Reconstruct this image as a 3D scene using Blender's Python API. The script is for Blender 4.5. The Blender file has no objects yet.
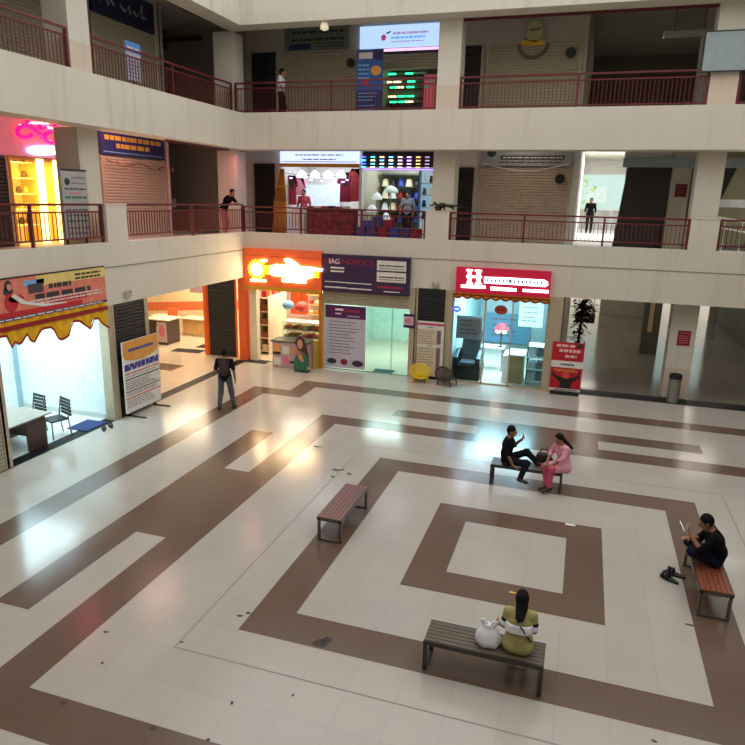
import bpy, bmesh, math, random
import numpy as np
from mathutils import Vector, Matrix
random.seed(7)
SC = bpy.context.scene
COL = SC.collection
PI = math.pi

# ------------------------------------------------------------------ camera
FPX = 654.68
CR = np.array([0.0, 0.0, 0.0])
def _rod(r):
    t = float(np.linalg.norm(r)); k = np.array([[0, -r[2], r[1]], [r[2], 0, -r[0]], [-r[1], r[0], 0]])
    return np.eye(3) + math.sin(t) / t * k + (1 - math.cos(t)) / t ** 2 * k @ k
CR = _rod(np.array([1.808860645554526, 0.2997263484279667, -0.19748670158388718]))
CC = np.array([3.400285515611123, -7.471466452175871, 5.729102737934894])
cam = bpy.data.cameras.new('camera'); camo = bpy.data.objects.new('camera', cam); COL.objects.link(camo)
cam.sensor_width = 36; cam.lens = 36 * FPX / 745; cam.clip_end = 300
m4 = Matrix.Identity(4)
for i in range(3):
    m4[i][0] = CR[0][i]; m4[i][1] = -CR[1][i]; m4[i][2] = -CR[2][i]; m4[i][3] = CC[i]
camo.matrix_world = m4
SC.camera = camo

def _ray(u, v): return CR.T @ np.array([(u - 372.5) / FPX, (v - 372.5) / FPX, 1.0])
def K(u, v, y):          # survey: point of the plane y=const -> x, z
    d = _ray(u, v); q = CC + d * (y - CC[1]) / d[1]; return float(q[0]), float(q[2])
def W(u, v, x):          # plane x=const -> y, z
    d = _ray(u, v); q = CC + d * (x - CC[0]) / d[0]; return float(q[1]), float(q[2])
def FL(u, v, z=0.0):     # level z -> x, y
    d = _ray(u, v); q = CC + d * (z - CC[2]) / d[2]; return float(q[0]), float(q[1])

# ------------------------------------------------------------------ measured building
XL, YB = -7.83, 13.19          # faces of the left and back galleries
SB = 0.65                      # pillars stand this far behind the faces
XS, YS = XL - 2.8, YB + 2.8    # upper shop fronts
Z1, Z2, Z3 = 4.35, 8.22, 12.05
F1B, F1T = 3.0, 4.55           # first floor edge beam
F2B, F2T = 7.25, 8.40
F3B, F3T = 11.03, 12.55
XR, YF = 13.23, -7.95          # the other two sides of the court

# ------------------------------------------------------------------ materials
def lin(c):
    f = lambda x: x / 12.92 if x <= .04045 else ((x + .055) / 1.055) ** 2.4
    return tuple(f(x / 255.0) for x in c) + (1.0,)
MATS = {}
def mat(name, c, rough=.6, metal=0.0, var=.08, scale=6.0, emit=0.0, ecol=None, spec=.5, stretch=None, bump=0.0):
    if name in MATS: return MATS[name]
    m = bpy.data.materials.new(name); m.use_nodes = True; nt = m.node_tree; N = nt.nodes; L = nt.links
    b = N['Principled BSDF']; b.inputs['Roughness'].default_value = rough; b.inputs['Metallic'].default_value = metal
    b.inputs['Specular IOR Level'].default_value = spec
    tc = N.new('ShaderNodeTexCoord'); mp = N.new('ShaderNodeMapping'); nz = N.new('ShaderNodeTexNoise')
    nz.inputs['Scale'].default_value = scale; nz.inputs['Detail'].default_value = 4
    if stretch: mp.inputs['Scale'].default_value = stretch
    L.new(tc.outputs['Object'], mp.inputs['Vector']); L.new(mp.outputs['Vector'], nz.inputs['Vector'])
    r = N.new('ShaderNodeMapRange'); r.inputs['From Min'].default_value = .3; r.inputs['From Max'].default_value = .7
    r.inputs['To Min'].default_value = 1 - var; r.inputs['To Max'].default_value = 1 + var
    L.new(nz.outputs['Fac'], r.inputs['Value'])
    mx = N.new('ShaderNodeVectorMath'); mx.operation = 'MULTIPLY'; mx.inputs[0].default_value = lin(c)[:3]
    L.new(r.outputs['Result'], mx.inputs[1]); L.new(mx.outputs['Vector'], b.inputs['Base Color'])
    if bump:
        bp = N.new('ShaderNodeBump'); bp.inputs['Strength'].default_value = bump; bp.inputs['Distance'].default_value = .01
        L.new(nz.outputs['Fac'], bp.inputs['Height']); L.new(bp.outputs['Normal'], b.inputs['Normal'])
    if emit:
        b.inputs['Emission Color'].default_value = lin(ecol or c); b.inputs['Emission Strength'].default_value = emit
    MATS[name] = m; return m

def slat_mat(name, c, c2, pitch, axis=2, rough=.5, metal=0.0):
    """corrugated roller shutter: horizontal ribs"""
    m = bpy.data.materials.new(name); m.use_nodes = True; nt = m.node_tree; N = nt.nodes; L = nt.links
    b = N['Principled BSDF']; b.inputs['Roughness'].default_value = rough; b.inputs['Metallic'].default_value = metal
    tc = N.new('ShaderNodeTexCoord'); sp = N.new('ShaderNodeSeparateXYZ'); L.new(tc.outputs['Object'], sp.inputs[0])
    ml = N.new('ShaderNodeMath'); ml.operation = 'MULTIPLY'; ml.inputs[1].default_value = 2 * PI / pitch
    L.new(sp.outputs[axis], ml.inputs[0]); sn = N.new('ShaderNodeMath'); sn.operation = 'SINE'; L.new(ml.outputs[0], sn.inputs[0])
    r = N.new('ShaderNodeMapRange'); r.inputs['From Min'].default_value = -1
    L.new(sn.outputs[0], r.inputs['Value']); mx = N.new('ShaderNodeMix'); mx.data_type = 'RGBA'
    mx.inputs[6].default_value = lin(c2); mx.inputs[7].default_value = lin(c)
    L.new(r.outputs['Result'], mx.inputs['Factor']); L.new(mx.outputs[2], b.inputs['Base Color'])
    MATS[name] = m; return m

def glass_mat(name, tint=(235, 245, 245), a=.1):
    m = bpy.data.materials.new(name); m.use_nodes = True; nt = m.node_tree; N = nt.nodes; L = nt.links
    N.remove(N['Principled BSDF']); out = N['Material Output']
    t = N.new('ShaderNodeBsdfTransparent'); t.inputs[0].default_value = lin(tint); g = N.new('ShaderNodeBsdfGlossy'); g.inputs['Roughness'].default_value = .03
    f = N.new('ShaderNodeFresnel'); f.inputs[0].default_value = 1.35
    mx = N.new('ShaderNodeMixShader'); L.new(f.outputs[0], mx.inputs[0]); L.new(t.outputs[0], mx.inputs[1]); L.new(g.outputs[0], mx.inputs[2])
    L.new(mx.outputs[0], out.inputs[0]); MATS[name] = m; return m

def plaster(name, c, stain=(120, 108, 84), amount=.5, rough=.8):
    m = bpy.data.materials.new(name); m.use_nodes = True; nt = m.node_tree; N = nt.nodes; L = nt.links
    b = N['Principled BSDF']; b.inputs['Roughness'].default_value = rough
    b.inputs['Specular IOR Level'].default_value = .25
    ge = N.new('ShaderNodeNewGeometry'); mp = N.new('ShaderNodeMapping'); mp.inputs['Scale'].default_value = (1.3, 1.3, .12)
    nz = N.new('ShaderNodeTexNoise'); nz.inputs['Scale'].default_value = 2.0; nz.inputs['Detail'].default_value = 5; nz.inputs['Roughness'].default_value = .6
    L.new(ge.outputs['Position'], mp.inputs['Vector']); L.new(mp.outputs[0], nz.inputs['Vector'])
    r = N.new('ShaderNodeMapRange'); r.inputs['From Min'].default_value = .55; r.inputs['From Max'].default_value = .85; r.inputs['To Max'].default_value = amount
    L.new(nz.outputs['Fac'], r.inputs['Value'])
    n2 = N.new('ShaderNodeTexNoise'); n2.inputs['Scale'].default_value = .5; n2.inputs['Detail'].default_value = 3; L.new(ge.outputs['Position'], n2.inputs['Vector'])
    r2 = N.new('ShaderNodeMapRange'); r2.inputs['To Min'].default_value = .9; r2.inputs['To Max'].default_value = 1.08; L.new(n2.outputs['Fac'], r2.inputs['Value'])
    vm = N.new('ShaderNodeVectorMath'); vm.operation = 'MULTIPLY'; vm.inputs[0].default_value = lin(c)[:3]; L.new(r2.outputs[0], vm.inputs[1])
    mx = N.new('ShaderNodeMix'); mx.data_type = 'RGBA'; L.new(r.outputs[0], mx.inputs['Factor']); L.new(vm.outputs[0], mx.inputs[6]); mx.inputs[7].default_value = lin(stain)
    L.new(mx.outputs[2], b.inputs['Base Color'])
    MATS[name] = m; return m

def tile_mat(name, c, joint, size=.6, width=.006, rough=.16, var=.05, ox=0.0, oy=0.0, spec=.5):
    m = bpy.data.materials.new(name); m.use_nodes = True; nt = m.node_tree; N = nt.nodes; L = nt.links
    b = N['Principled BSDF']; b.inputs['Specular IOR Level'].default_value = spec
    ge = N.new('ShaderNodeNewGeometry'); sp = N.new('ShaderNodeSeparateXYZ'); L.new(ge.outputs['Position'], sp.inputs[0])
    def math_(op, a, v2=None):
        n = N.new('ShaderNodeMath'); n.operation = op
        if isinstance(a, (int, float)): n.inputs[0].default_value = a
        else: L.new(a, n.inputs[0])
        if v2 is not None:
            if isinstance(v2, (int, float)): n.inputs[1].default_value = v2
            else: L.new(v2, n.inputs[1])
        return n.outputs[0]
    ds = []; cs = []
    for i, o in ((0, ox), (1, oy)):
        q = math_('DIVIDE', math_('ADD', sp.outputs[i], 600.0 + o), size)
        cs.append(math_('FLOOR', q)); ds.append(math_('ABSOLUTE', math_('SUBTRACT', math_('FRACT', math_('ADD', q, .5)), .5)))
    dmin = math_('MINIMUM', ds[0], ds[1]); isj = math_('LESS_THAN', dmin, width / size / 2)
    cb = N.new('ShaderNodeCombineXYZ'); L.new(cs[0], cb.inputs[0]); L.new(cs[1], cb.inputs[1])
    wn = N.new('ShaderNodeTexWhiteNoise'); wn.noise_dimensions = '2D'; L.new(cb.outputs[0], wn.inputs['Vector'])
    nz = N.new('ShaderNodeTexNoise'); nz.inputs['Scale'].default_value = 1.7; nz.inputs['Detail'].default_value = 5; L.new(ge.outputs['Position'], nz.inputs['Vector'])
    s = math_('ADD', math_('MULTIPLY', math_('SUBTRACT', wn.outputs['Value'], .5), var), math_('MULTIPLY', math_('SUBTRACT', nz.outputs['Fac'], .5), var * 2.4))
    s = math_('ADD', s, 1.0)
    vm = N.new('ShaderNodeVectorMath'); vm.operation = 'MULTIPLY'; vm.inputs[0].default_value = lin(c)[:3]; L.new(s, vm.inputs[1])
    mx = N.new('ShaderNodeMix'); mx.data_type = 'RGBA'; L.new(isj, mx.inputs['Factor']); L.new(vm.outputs[0], mx.inputs[6]); mx.inputs[7].default_value = lin(joint)
    L.new(mx.outputs[2], b.inputs['Base Color'])
    rr = math_('ADD', math_('MULTIPLY', nz.outputs['Fac'], .12), rough - .06); L.new(rr, b.inputs['Roughness'])
    MATS[name] = m; return m

# ------------------------------------------------------------------ mesh builder
class G:
    def __init__(s): s.v = []; s.f = []; s.mi = []; s.cur = 0
    def add(s, vs, fs):
        o = len(s.v); s.v += [tuple(map(float, p)) for p in vs]
        for f in fs: s.f.append([i + o for i in f]); s.mi.append(s.cur)
        return s
    def box(s, x0, x1, y0, y1, z0, z1):
        x0, x1 = sorted((x0, x1)); y0, y1 = sorted((y0, y1)); z0, z1 = sorted((z0, z1))
        return s.add([(x0, y0, z0), (x1, y0, z0), (x1, y1, z0), (x0, y1, z0), (x0, y0, z1), (x1, y0, z1), (x1, y1, z1), (x0, y1, z1)],
                     [(3, 2, 1, 0), (4, 5, 6, 7), (0, 1, 5, 4), (1, 2, 6, 5), (2, 3, 7, 6), (3, 0, 4, 7)])
    def obox(s, O, a, b, c):
        O, a, b, c = map(Vector, (O, a, b, c))
        if a.cross(b).dot(c) < 0: a, b = b, a
        P = [O, O + a, O + a + b, O + b]; P += [p + c for p in P]
        return s.add(P, [(3, 2, 1, 0), (4, 5, 6, 7), (0, 1, 5, 4), (1, 2, 6, 5), (2, 3, 7, 6), (3, 0, 4, 7)])
    def prism(s, pts, d):            # polygon in 3d, extruded by d
        pts = [Vector(p) for p in pts]; d = Vector(d); n = len(pts)
        nm = Vector((0, 0, 0))
        for i in range(n): nm += pts[i].cross(pts[(i + 1) % n])
        if nm.dot(d) > 0: pts = pts[::-1]
        return s.add(pts + [p + d for p in pts], [tuple(range(n)), tuple(range(2 * n - 1, n - 1, -1))] + [((i + 1) % n, i, n + i, n + (i + 1) % n) for i in range(n)])
    def tube(s, path, r, n=10, cap=True):
        path = [Vector(p) for p in path]; rs = r if isinstance(r, (list, tuple)) else [r] * len(path); vs = []; fs = []
        up = None
        for i, p in enumerate(path):
            t = (path[min(i + 1, len(path) - 1)] - path[max(i - 1, 0)]).normalized()
            if up is None: up = t.orthogonal().normalized()
            a = (up - t * up.dot(t)); a = a.normalized() if a.length > 1e-6 else t.orthogonal().normalized(); up = a; b = t.cross(a)
            for k in range(n):
                an = 2 * PI * k / n; vs.append(p + (a * math.cos(an) + b * math.sin(an)) * rs[i])
        for i in range(len(path) - 1):
            for k in range(n): fs.append((i * n + k, i * n + (k + 1) % n, (i + 1) * n + (k + 1) % n, (i + 1) * n + k))
        if cap: fs += [tuple(range(n - 1, -1, -1)), tuple(range((len(path) - 1) * n, len(path) * n))]
        return s.add(vs, fs)
    def lathe(s, prof, c=(0, 0, 0), n=20, close=True):     # prof: (r,z)
        vs = []; fs = []; c = Vector(c)
        for r, z in prof:
            for k in range(n): vs.append(c + Vector((r * math.cos(2 * PI * k / n), r * math.sin(2 * PI * k / n), z)))
        for i in range(len(prof) - 1):
            for k in range(n): fs.append((i * n + k, i * n + (k + 1) % n, (i + 1) * n + (k + 1) % n, (i + 1) * n + k))
        if close: fs += [tuple(range(n - 1, -1, -1)), tuple(range((len(prof) - 1) * n, len(prof) * n))]
        return s.add(vs, fs)
    def ball(s, c, r, n=14, m=9):
        r = (r, r, r) if isinstance(r, (int, float)) else r; vs = [(c[0], c[1], c[2] - r[2])]; fs = []
        for i in range(1, m):
            a = -PI / 2 + PI * i / m
            for k in range(n):
                b = 2 * PI * k / n; vs.append((c[0] + r[0] * math.cos(a) * math.cos(b), c[1] + r[1] * math.cos(a) * math.sin(b), c[2] + r[2] * math.sin(a)))
        vs.append((c[0], c[1], c[2] + r[2])); T = len(vs) - 1
        for k in range(n):
            fs.append((0, 1 + (k + 1) % n, 1 + k)); fs.append((T, T - n + k, T - n + (k + 1) % n))
            for i in range(m - 2): a = 1 + i * n; fs.append((a + k, a + (k + 1) % n, a + n + (k + 1) % n, a + n + k))
        return s.add(vs, fs)

WL = {}      # world offset of a thing's origin
def tag(o, label=None, cat=None, group=None, kind=None):
    if label: o['label'] = label
    if cat: o['category'] = cat
    if group: o['group'] = group
    if kind: o['kind'] = kind
    return o
def part(name, g, m, parent=None, smooth=False, bevel=0.0, local=False, label=None):
    me = bpy.data.meshes.new(name)
    off = Vector((0, 0, 0)) if (parent is None or local) else WL.get(parent.name, Vector((0, 0, 0)))
    me.from_pydata([tuple(Vector(p) - off) for p in g.v], [], g.f)
    ms = m if isinstance(m, (list, tuple)) else [m]
    for q in ms: me.materials.append(q)
    for p, i in zip(me.polygons, g.mi): p.material_index = min(i, len(ms) - 1)
    if smooth: me.polygons.foreach_set('use_smooth', [True] * len(me.polygons))
    me.update()
    o = bpy.data.objects.new(name, me); COL.objects.link(o)
    if parent is not None: o.parent = parent; WL[o.name] = off
    if bevel:
        b = o.modifiers.new('bevel', 'BEVEL'); b.width = bevel; b.segments = 2; b.limit_method = 'ANGLE'
    if label: o['label'] = label
    return o
def thing(name, label, cat, loc=(0, 0, 0), rz=0.0, group=None):
    o = bpy.data.objects.new(name, None); COL.objects.link(o); o.location = loc; o.rotation_euler = (0, 0, rz); o.empty_display_size = .1
    WL[o.name] = Vector(loc); return tag(o, label, cat, group)
def solo(name, g, m, label, cat, group=None, smooth=False, bevel=0.0, base=None):
    """a thing that is one mesh; origin at its base"""
    if base is None:
        a = np.array(g.v); base = ((a[:, 0].min() + a[:, 0].max()) / 2, (a[:, 1].min() + a[:, 1].max()) / 2, a[:, 2].min())
    h = G(); h.v = [tuple(np.array(p) - np.array(base)) for p in g.v]; h.f = g.f; h.mi = g.mi
    o = part(name, h, m, None, smooth, bevel); o.location = base; WL[o.name] = Vector(base)
    return tag(o, label, cat, group)
def struct(name, g, m, smooth=False):
    return tag(part(name, g, m, None, smooth), kind='structure')
def dup(root, loc, rz=None, label=None, group=None):
    r = root.copy(); COL.objects.link(r); r.location = loc
    if rz is not None: r.rotation_euler = (0, 0, rz)
    if label: r['label'] = label
    if group: r['group'] = group
    WL[r.name] = Vector(loc)
    for ch in list(root.children):
        c = ch.copy(); COL.objects.link(c); c.parent = r
        for gch in list(ch.children):
            d = gch.copy(); COL.objects.link(d); d.parent = c
    return r

X, Y, Z = Vector((1, 0, 0)), Vector((0, 1, 0)), Vector((0, 0, 1))
class Board:
    """a flat board with printed areas; a = across, up, n = out of the face"""
    def __init__(s, parent, O, a, up, n, w, h): s.p = parent; s.O = Vector(O); s.a = a; s.u = up; s.n = n; s.w = w; s.h = h
    def base(s, name, m, t=.03, bevel=0): o = part(name, G().obox(s.O, s.a * s.w, s.u * s.h, -s.n * t), m, s.p, bevel=bevel); s.p = o; return o
    def pt(s, x, y, d=0.0): return s.O + s.a * (x * s.w) + s.u * (y * s.h) + s.n * d
    def rects(s, name, m, L, t=.004, d=0.0, split=True):
        if split and len(L) > 1: return [s.rects(name, m, [q], t, d) for q in L][0]
        g = G()
        for x0, y0, x1, y1 in L: g.obox(s.pt(x0, y0, d), s.a * ((x1 - x0) * s.w), s.u * ((y1 - y0) * s.h), s.n * t)
        return part(name, g, m, s.p)
    def poly(s, name, m, polys, t=.005, d=0.0, smooth=False):
        if name in ('printed_photo', 'underline', 'yellow_lettering_edge', 'tagline', 'arm', 'orange_band') and len(polys) > 1: return [s.poly(name, m, [q], t, d) for q in polys][0]
        g = G()
        for P in polys: g.prism([s.pt(x, y, d) for x, y in P], s.n * t)
        return part(name, g, m, s.p)
    def lines(s, name, m, x0, x1, ys, hh, t=.004, ragged=.0, words=0, d=0.0):
        L = []
        for y in ys:
            e = x1 - random.random() * ragged * (x1 - x0)
            if not words: L.append((x0, y - hh / 2, e, y + hh / 2)); continue
            x = x0
            while x < e - .01:
                wd = (x1 - x0) * random.uniform(.5, 1.3) / words; L.append((x, y - hh / 2, min(x + wd * .82, e), y + hh / 2)); x += wd
        return s.rects(name, m, L, t, d, False)
def ell(cx, cy, rx, ry, n=24, a0=0): return [(cx + rx * math.cos(2 * PI * k / n + a0), cy + ry * math.sin(2 * PI * k / n + a0)) for k in range(n)]
def back_board(parent, x0, x1, z0, z1, y): return Board(parent, (x0, y, z0), X, Z, -Y, x1 - x0, z1 - z0)
def left_board(parent, y0, y1, z0, z1, x): return Board(parent, (x, y0, z0), Y, Z, X, y1 - y0, z1 - z0)
def lettering(name, s, m, bd, x, y, hgt, wid=None, t=.012, d=.0):
    cu = bpy.data.curves.new(name, 'FONT'); cu.body = s; cu.size = 1; cu.extrude = .02
    o = bpy.data.objects.new('tmp', cu); COL.objects.link(o); bpy.context.view_layer.update()
    me = bpy.data.meshes.new_from_object(o.evaluated_get(bpy.context.evaluated_depsgraph_get())); bpy.data.objects.remove(o)
    a = np.array([v.co[:] for v in me.vertices]); lo = a.min(0); hi = a.max(0)
    kh = hgt / (hi[1] - lo[1]); kw = kh if wid is None else wid / (hi[0] - lo[0])
    g = G()
    g.v = [tuple(bd.pt(x, y, d) + bd.a * ((p[0] - lo[0]) * kw) + bd.u * ((p[1] - lo[1]) * kh) + bd.n * ((p[2] - lo[2]) / (hi[2] - lo[2]) * t)) for p in a]
    g.f = [list(p.vertices) for p in me.polygons]; g.mi = [0] * len(g.f)
    bpy.data.meshes.remove(me)
    return part(name, g, m, bd.p)
def lamp(name, loc, size, power, col=(255, 255, 255), rot=(0, 0, 0), sy=None):
    l = bpy.data.lights.new(name, 'AREA'); l.energy = power; l.color = lin(col)[:3]; l.size = size
    if sy: l.shape = 'RECTANGLE'; l.size_y = sy
    o = bpy.data.objects.new(name, l); COL.objects.link(o); o.location = loc; o.rotation_euler = rot; return o
EXPO = 0.78
# ------------------------------------------------------------------ palette
PL = plaster('gallery_plaster', (217, 211, 198), stain=(136, 124, 102), amount=.4)
PIL = plaster('pillar_plaster', (216, 211, 198), amount=.25)
BAND = plaster('pillar_base_paint', (210, 196, 178), amount=.4)
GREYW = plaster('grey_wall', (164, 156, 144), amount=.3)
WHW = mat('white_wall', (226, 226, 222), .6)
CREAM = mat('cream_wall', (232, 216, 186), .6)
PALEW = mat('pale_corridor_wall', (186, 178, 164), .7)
CEIL = mat('ceiling_paint', (186, 182, 172), .85)
TW = tile_mat('white_tile', (178, 172, 163), (163, 157, 149), spec=.5, rough=.17, var=.04)
TB = tile_mat('brown_tile', (104, 85, 73), (90, 73, 63), rough=.19, spec=.45, var=.03)
TG = tile_mat('grey_corridor_tile', (132, 127, 118), (110, 105, 98), rough=.14)
TC = tile_mat('cream_tile', (214, 198, 178), (176, 160, 142), rough=.18)
BLK = mat('black_granite', (22, 21, 22), .5, spec=.2)
JNT = mat('floor_expansion_joint', (140, 132, 124), .6)
DIRT = mat('floor_dirt', (58, 52, 46), .7)
RAIL = mat('railing_paint', (104, 36, 42), .35, var=.15, spec=.5)
BAR = mat('red_pipe_paint', (96, 22, 30), .5)
TAN = mat('tan_shutter', (172, 163, 140), .5, metal=.2)
TAN2 = mat('beige_shutter', (192, 174, 156), .5, metal=.2)
BSH = mat('black_shutter', (44, 43, 44), .45, metal=.2)
STEEL = mat('steel', (150, 150, 150), .3, metal=.9)
DSTEEL = mat('dark_steel', (64, 60, 58), .4, metal=.5)
ORANGE = mat('orange_paint', (232, 98, 36), .45)
ORANGE_L = mat('orange_sign_face', (232, 98, 46), .45, emit=.1)
GOLD = mat('golden_trim', (214, 150, 30), .45)
WHITE_L = mat('white_lit_letters', (255, 228, 176), .5, emit=12.0)
YEL_L = mat('yellow_lit_edge', (255, 196, 40), .5, emit=1.3)
BLACK = mat('black_plastic', (22, 22, 24), .5)
WHITE = mat('white_plastic', (232, 232, 230), .45)
PAPER = mat('paper', (226, 222, 214), .8)
GLASS = glass_mat('shop_glass')
ALU = mat('beige_aluminium', (188, 172, 146), .45, metal=.2)
BLUEGREY = mat('blue_grey_board', (150, 166, 172), .6)
DKRED = mat('dark_red_print', (138, 24, 34), .6)
RED = mat('red_print', (196, 30, 44), .55)
NAVY = mat('navy_sign', (26, 28, 66), .5)
PURP = mat('purple_sign', (58, 34, 74), .5)
INK = mat('dark_ink', (52, 50, 58), .7)
GREYINK = mat('grey_ink', (128, 124, 130), .7)
YEL = mat('yellow_paint', (232, 196, 30), .5)
BLUE = mat('blue_print', (40, 84, 160), .5)
DBLUE = mat('dark_blue_print', (34, 38, 96), .5)
SKYB = mat('sky_blue_print', (120, 176, 226), .5)
PINK = mat('pink_print', (222, 120, 150), .6)
GREEN = mat('green_print', (60, 140, 84), .6)
SKINP = mat('printed_skin', (206, 150, 120), .6)
WOODB = mat('brown_wood', (112, 74, 48), .5, stretch=(1, 8, 8), var=.2)
DOORK = mat('dark_panel', (46, 46, 44), .55)
LAMPW = mat('lamp_diffuser', (250, 250, 245), .4, emit=3.0)
TUBEOFF = mat('unlit_tube', (190, 190, 186), .4)
LEAF = mat('dark_leaf', (28, 44, 26), .5)
MAT = mat('black_doormat', (44, 42, 42), .95, scale=60, var=.3)

# ------------------------------------------------------------------ FLOOR
T = .6
def brown(i, j):
    u, w = abs(i - 4), abs(j - 4)
    if max(u, w) in (2, 5, 9): return True
    if w > u: u, w = w, u
    if u == 11 and w <= 6: return True
    if u == 10 and w <= 2: return True
    if u == 14 and w <= 12: return True
    if w == 12 and 12 <= u <= 14: return True
    return False
g = G()
for j in range(-14, 22):
    i = -13
    while i < 22:
        k = i; b = brown(i, j)
        while k < 22 and brown(k, j) == b: k += 1
        g.cur = 1 if b else 0
        g.add([(i * T, j * T, 0), (k * T, j * T, 0), (k * T, (j + 1) * T, 0), (i * T, (j + 1) * T, 0)], [(0, 1, 2, 3)]); i = k
g.cur = 2
a, b, wj = -2 * T, 11 * T, .011
for q in (a, b):
    g.box(a, b, q - wj, q + wj, -.002, .0012); g.box(q - wj, q + wj, a, b, -.002, .0012)
g.cur = 3
def chip(u, v, r, st=1.0, seed=0):
    x, y = FL(u, v); rr = random.Random(seed)
    g.prism([(x + r * st * math.cos(t) * rr.uniform(.5, 1.2), y + r * math.sin(t) * rr.uniform(.5, 1.2), .0005) for t in [2 * PI * k / 9 for k in range(9)]], (0, 0, .0012))
for n, (u, v, r, st) in enumerate([(320, 643, .10, 1.0), (327, 640, .07, 1.4), (63, 703, .03, 1.5), (153, 728, .03, 1.5), (232, 703, .03, .8), (240, 616, .03, 1.5), (248, 613, .03, 1.5),
                                   (293, 695, .03, .7), (182, 642, .02, 2), (208, 740, .03, 1), (403, 584, .03, 1.5), (102, 663, .025, 1), (125, 603, .03, 1), (106, 632, .03, 1.6), (690, 625, .03, 3), (654, 741, .03, 1)]):
    chip(u, v, r, st, n)
struct('floor', g, [TW, TB, JNT, DIRT])
struct('floor_back_threshold', G().box(XL, 2.9, 13.2, 13.3, -.2, .004).box(2.9, 16, 13.2, 13.85, -.2, .006), BLK)
struct('floor_left_threshold', G().box(-8.15, -7.8, -2, 13.2, -.2, .004), BLK)
gp = G()
gp.box(-16, -8.15, 6.0, 13.2, -.2, 0).box(-16, XL, 13.2, 13.3, -.2, 0); gp.cur = 1
x0, y0 = FL(166, 366); gp.box(x0 - .4, x0 + .55, y0 - .5, y0 + .3, -.01, .002)
struct('floor_passage', gp, [TC, TB])
struct('floor_left_shops', G().box(-16, -8.15, -8, 6.0, -.2, 0), mat('pale_shop_tile', (222, 224, 220), .2))
struct('floor_back_shops', G().box(-16, 2.9, 13.3, 24, -.2, 0), TC)
struct('floor_corridor', G().box(2.9, 16, 13.85, 46, -.2, 0), TG)
struct('floor_outer_strips', G().box(XR, 16.5, -12, 13.2, -.2, 0).box(-16, 16.5, -12, -8.4, -.2, 0), TW)

# ------------------------------------------------------------------ GALLERIES
def gallery(zb, zt, name, depth=.75, posts=False):
    w = .25
    g = G().box(XL - depth, XR + depth, YB, YB + depth, zb, zt); struct('wall_back_' + name, g, PL)
    g = G().box(XL - depth, XL, YF, YB, zb, zt); struct('wall_left_' + name, g, PL)
    g = G().box(XR, XR + depth, YF, YB, zb, zt); struct('wall_right_' + name, g, PL)
    g = G().box(XL - depth, XR + depth, YF - depth, YF, zb, zt); struct('wall_front_' + name, g, PL)
gallery(F1B, F1T, 'first_gallery', .22); gallery(F2B, F2T, 'second_gallery', .75); gallery(F3B, F3T, 'third_gallery', .72)
struct('wall_front_sky_blocker', G().box(-17, 17, YF - 3, YF - 2.6, Z3, 24), PL)  # unseen wall added to block sky light and darken the near floor
for n, (zz, th) in enumerate(((Z1, .28), (Z2, .28), (Z3, .3))):
    g = G().box(-17, 16.5, YB + .2, 30.4, zz - th, zz).box(-17, XL - .2, -13, YB + .2, zz - th, zz).box(XR + .2, 17, -13, YB + .2, zz - th, zz).box(XL - .2, XR + .2, -13, YF - .2, zz - th, zz)
    struct(['floor_first_gallery', 'floor_second_gallery', 'ceiling_upper_gallery'][n], g, CEIL)
# shallow groove line along the first floor band
struct('trim_1', G().box(XL - .01, XR, YB - .012, YB, 3.93, 3.955).box(XL, XL + .012, YF, YB, 3.93, 3.955), mat('groove_line', (150, 138, 120), .8))
# outer shell behind what the court shows
struct('wall_outer_left', G().box(-17.3, -17, -13, 46, -.2, Z3), GREYW)
struct('wall_outer_right', G().box(16.5, 16.8, -13, 46, -.2, Z3), GREYW)
struct('wall_outer_front', G().box(-17, 16.8, -13.3, -13, -.2, Z3), GREYW)

def pillar(name, x0, x1, y0, y1, z0, z1, band=.95):
    g = G().box(x0, x1, y0, y1, z0 + band, z1); g.cur = 1; g.box(x0 - .004, x1 + .004, y0 - .004, y1 + .004, z0, z0 + band)
    struct(name, g, [PIL, BAND])
yb0, yb1 = YB + SB, YB + SB + .7; xl0, xl1 = XL - SB - .7, XL - SB
for (z0, z1) in ((Z1, F2B), (Z2, F3B)):
    pillar('pillar_back', -1.44, -.74, yb0, yb1, z0, z1); pillar('pillar_back', 6.22, 6.92, yb0, yb1, z0, z1); pillar('pillar_back', 13.4, 14.1, yb0, yb1, z0, z1)
    pillar('pillar_corner', xl1 - .72, xl1, yb0, yb0 + .72, z0, z1)
    pillar('pillar_left', xl0, xl1, 6.22, 6.92, z0, z1); pillar('pillar_left', xl0, xl1, -1.4, -.7, z0, z1)
pillar('pillar_ground', 6.12, 6.84, 13.92, 14.62, 0, F1B + 1.0); pillar('pillar_ground', 13.4, 14.1, 13.92, 14.6, 0, F1B + 1.0)
# concrete rail posts of the first gallery
for n, (x0, x1) in enumerate(((-1.46, -.72), (6.17, 6.9))):
    struct('pillar_post_back', G().box(x0, x1, YB, YB + .25, F1T, 5.41).box(x0 - .02, x1 + .02, YB - .015, YB + .265, 5.41, 5.44), PL)
struct('pillar_post_left', G().box(XL - .25, XL, 6.23, 7.0, F1T, 5.45).box(XL - .265, XL + .015, 6.21, 7.02, 5.45, 5.48), PL)
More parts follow.
